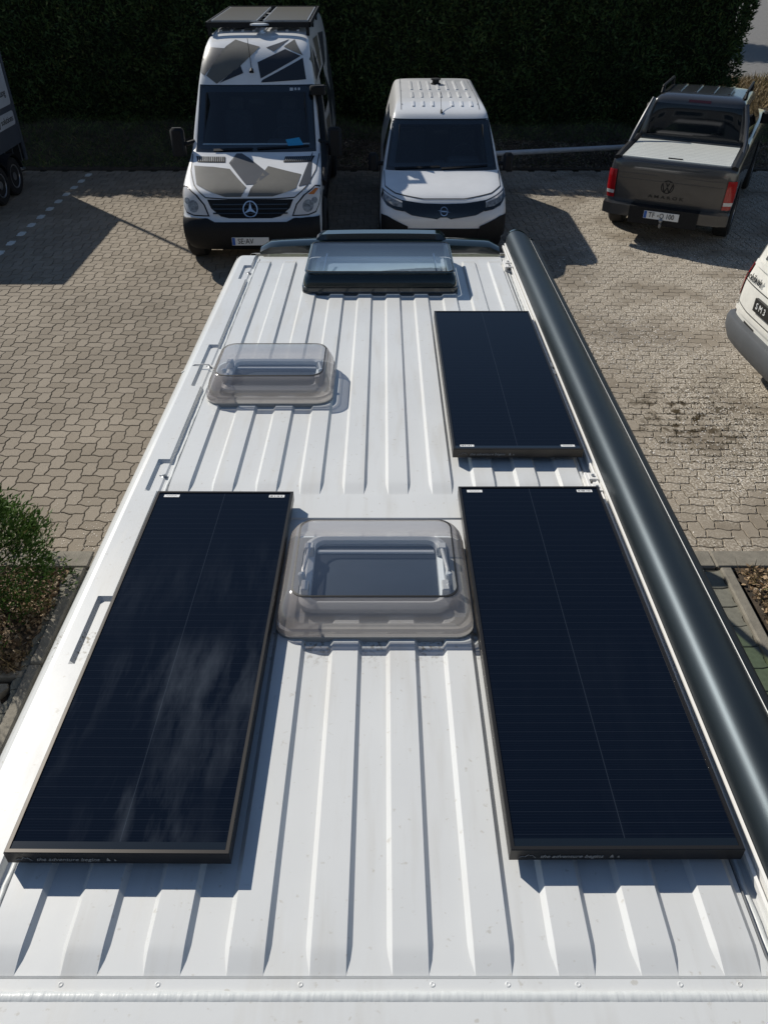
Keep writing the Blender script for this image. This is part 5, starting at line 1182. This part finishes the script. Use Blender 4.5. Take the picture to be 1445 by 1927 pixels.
# the roadside at the far right
terrain('verge', 7.6, 22, 23.9, 26.6, 60, 14, lambda x, y: .02+max(0, (25.5-y))*.12+wob(x, y, .04), 'soil')
field(30000, 7.7, 14, 20.0, 26.6, lambda x, y: (bank_z(x, y) if y < 24 else .02+max(0, (25.5-y))*.12)+0, (.10, .32), (.008, .02), 'verge_grass' if 'verge_grass' in M else 'drygrass', 'verge_grass', 'sunlit dry and green grass on the verge beyond the pickup', 'grass', .7)
def bush(x, y, z, r, n, m, label, cat='bush', hz=1.0):
    t = empty('roadside_bush', (x, y, z)); tag(t, label, cat)
    a = MB()
    for k in range(9): an = k*2.1; a.tube([(0, 0, 0), (r*.35*math.cos(an), r*.35*math.sin(an), r*.9*hz), (r*.8*math.cos(an), r*.8*math.sin(an), r*1.7*hz)], [.03, .018, .006], 5)
    a.build('stems', 'bark', t)['kind'] = 'stuff'
    u = rng.normal(size=(n, 3)); u /= np.linalg.norm(u, axis=1, keepdims=True); C_ = 70; c = rng.normal(size=(C_, 3)); c /= np.linalg.norm(c, axis=1, keepdims=True); c *= r*rng.uniform(.5, 1, (C_, 1)); ci = rng.integers(0, C_, n)
    P = c[ci]+u*r*.22*rng.uniform(.3, 1, (n, 1)); P[:, 2] = P[:, 2]*hz+r*hz
    V, F = sprays(P, rng.normal(size=(n, 3)), rng.uniform(.06, .13, n), rng.uniform(.03, .06, n)); f_ = cloud('leaves', V, F, m, t); f_['kind'] = 'stuff'; return t
M['bush_leaf'] = leaf_mat('bush_leaves', (.05, .07, .02), (.16, .17, .05), (.32, .22, .10))
bush(12.75, 25.2, .1, 1.15, 9000, 'bush_leaf', 'half-bare sunlit bush at the top right edge beside the road')
bush(12.4, 22.9, .5, .75, 5000, 'drygrass', 'straw-coloured dry bush behind the pickup cab at the right edge')
def tree(x, y, h, r, n, label):
    t = empty('roadside_tree', (x, y, 0)); tag(t, label, 'tree')
    a = MB(); a.tube([(0, 0, -.1), (.1, 0, h*.4), (0, .1, h*.8)], [.22, .15, .05], 9)
    for k in range(14):
        an = k*2.4; z = h*(.35+.04*k); a.tube([(0.05, 0, z), (r*.4*math.cos(an), r*.4*math.sin(an), z+.7), (r*.8*math.cos(an), r*.8*math.sin(an), z+1.6)], [.07, .04, .015], 6)
    a.build('trunk', 'bark', t)
    C_ = 160; c = rng.normal(size=(C_, 3)); c /= np.linalg.norm(c, axis=1, keepdims=True); c *= r*rng.uniform(.4, 1, (C_, 1)); ci = rng.integers(0, C_, n)
    P = c[ci]+rng.normal(0, .28, (n, 3)); P[:, 2] = P[:, 2]*.9+h*.72
    V, F = sprays(P, rng.normal(size=(n, 3)), rng.uniform(.12, .25, n), rng.uniform(.06, .12, n)); f_ = cloud('crown', V, F, 'thuja', t); f_['kind'] = 'stuff'
tree(8.3, 39.5, 8, 2.4, 14000, 'broad green tree by the road beyond the hedge')
tree(5.0, 44, 9, 2.8, 12000, 'taller green tree by the road far behind the hedge')

# the workshop hall behind the photographer: it closes off the sky to the rear and shows in the parked vehicles' glass
hall = empty('workshop_hall', (0, -9.5, 0)); tag(hall, 'long grey clad workshop hall behind the camera, mirrored in the vehicle windows', 'hall')
M['cladding'] = mat('hall_cladding', (.13, .14, .15), .7, noise=.1)
a = MB(); a.box(-26, 26, -14, 0, -.1, 7.0); a.build('wall', 'cladding', hall)
a = MB(); a.box(-26.3, 26.3, -14.3, .3, 7.0, 7.25); a.build('roof', 'seal_grey', hall)
for k in range(12):
    x = -22+4*k
    a = MB(); a.box(x-1.2, x+1.2, 0, .06, 4.3, 5.6); f_ = a.build('window', 'sign', hall)
    a = MB(); a.box(x-1.1, x+1.1, .06, .07, 4.4, 5.5); a.build('pane', 'glass_dark', f_)
for x in (-14, -6, 6, 14):
    a = MB(); a.box(x-2, x+2, 0, .05, 0, 3.6); a.build('roller_door', 'trailer_grey', hall)
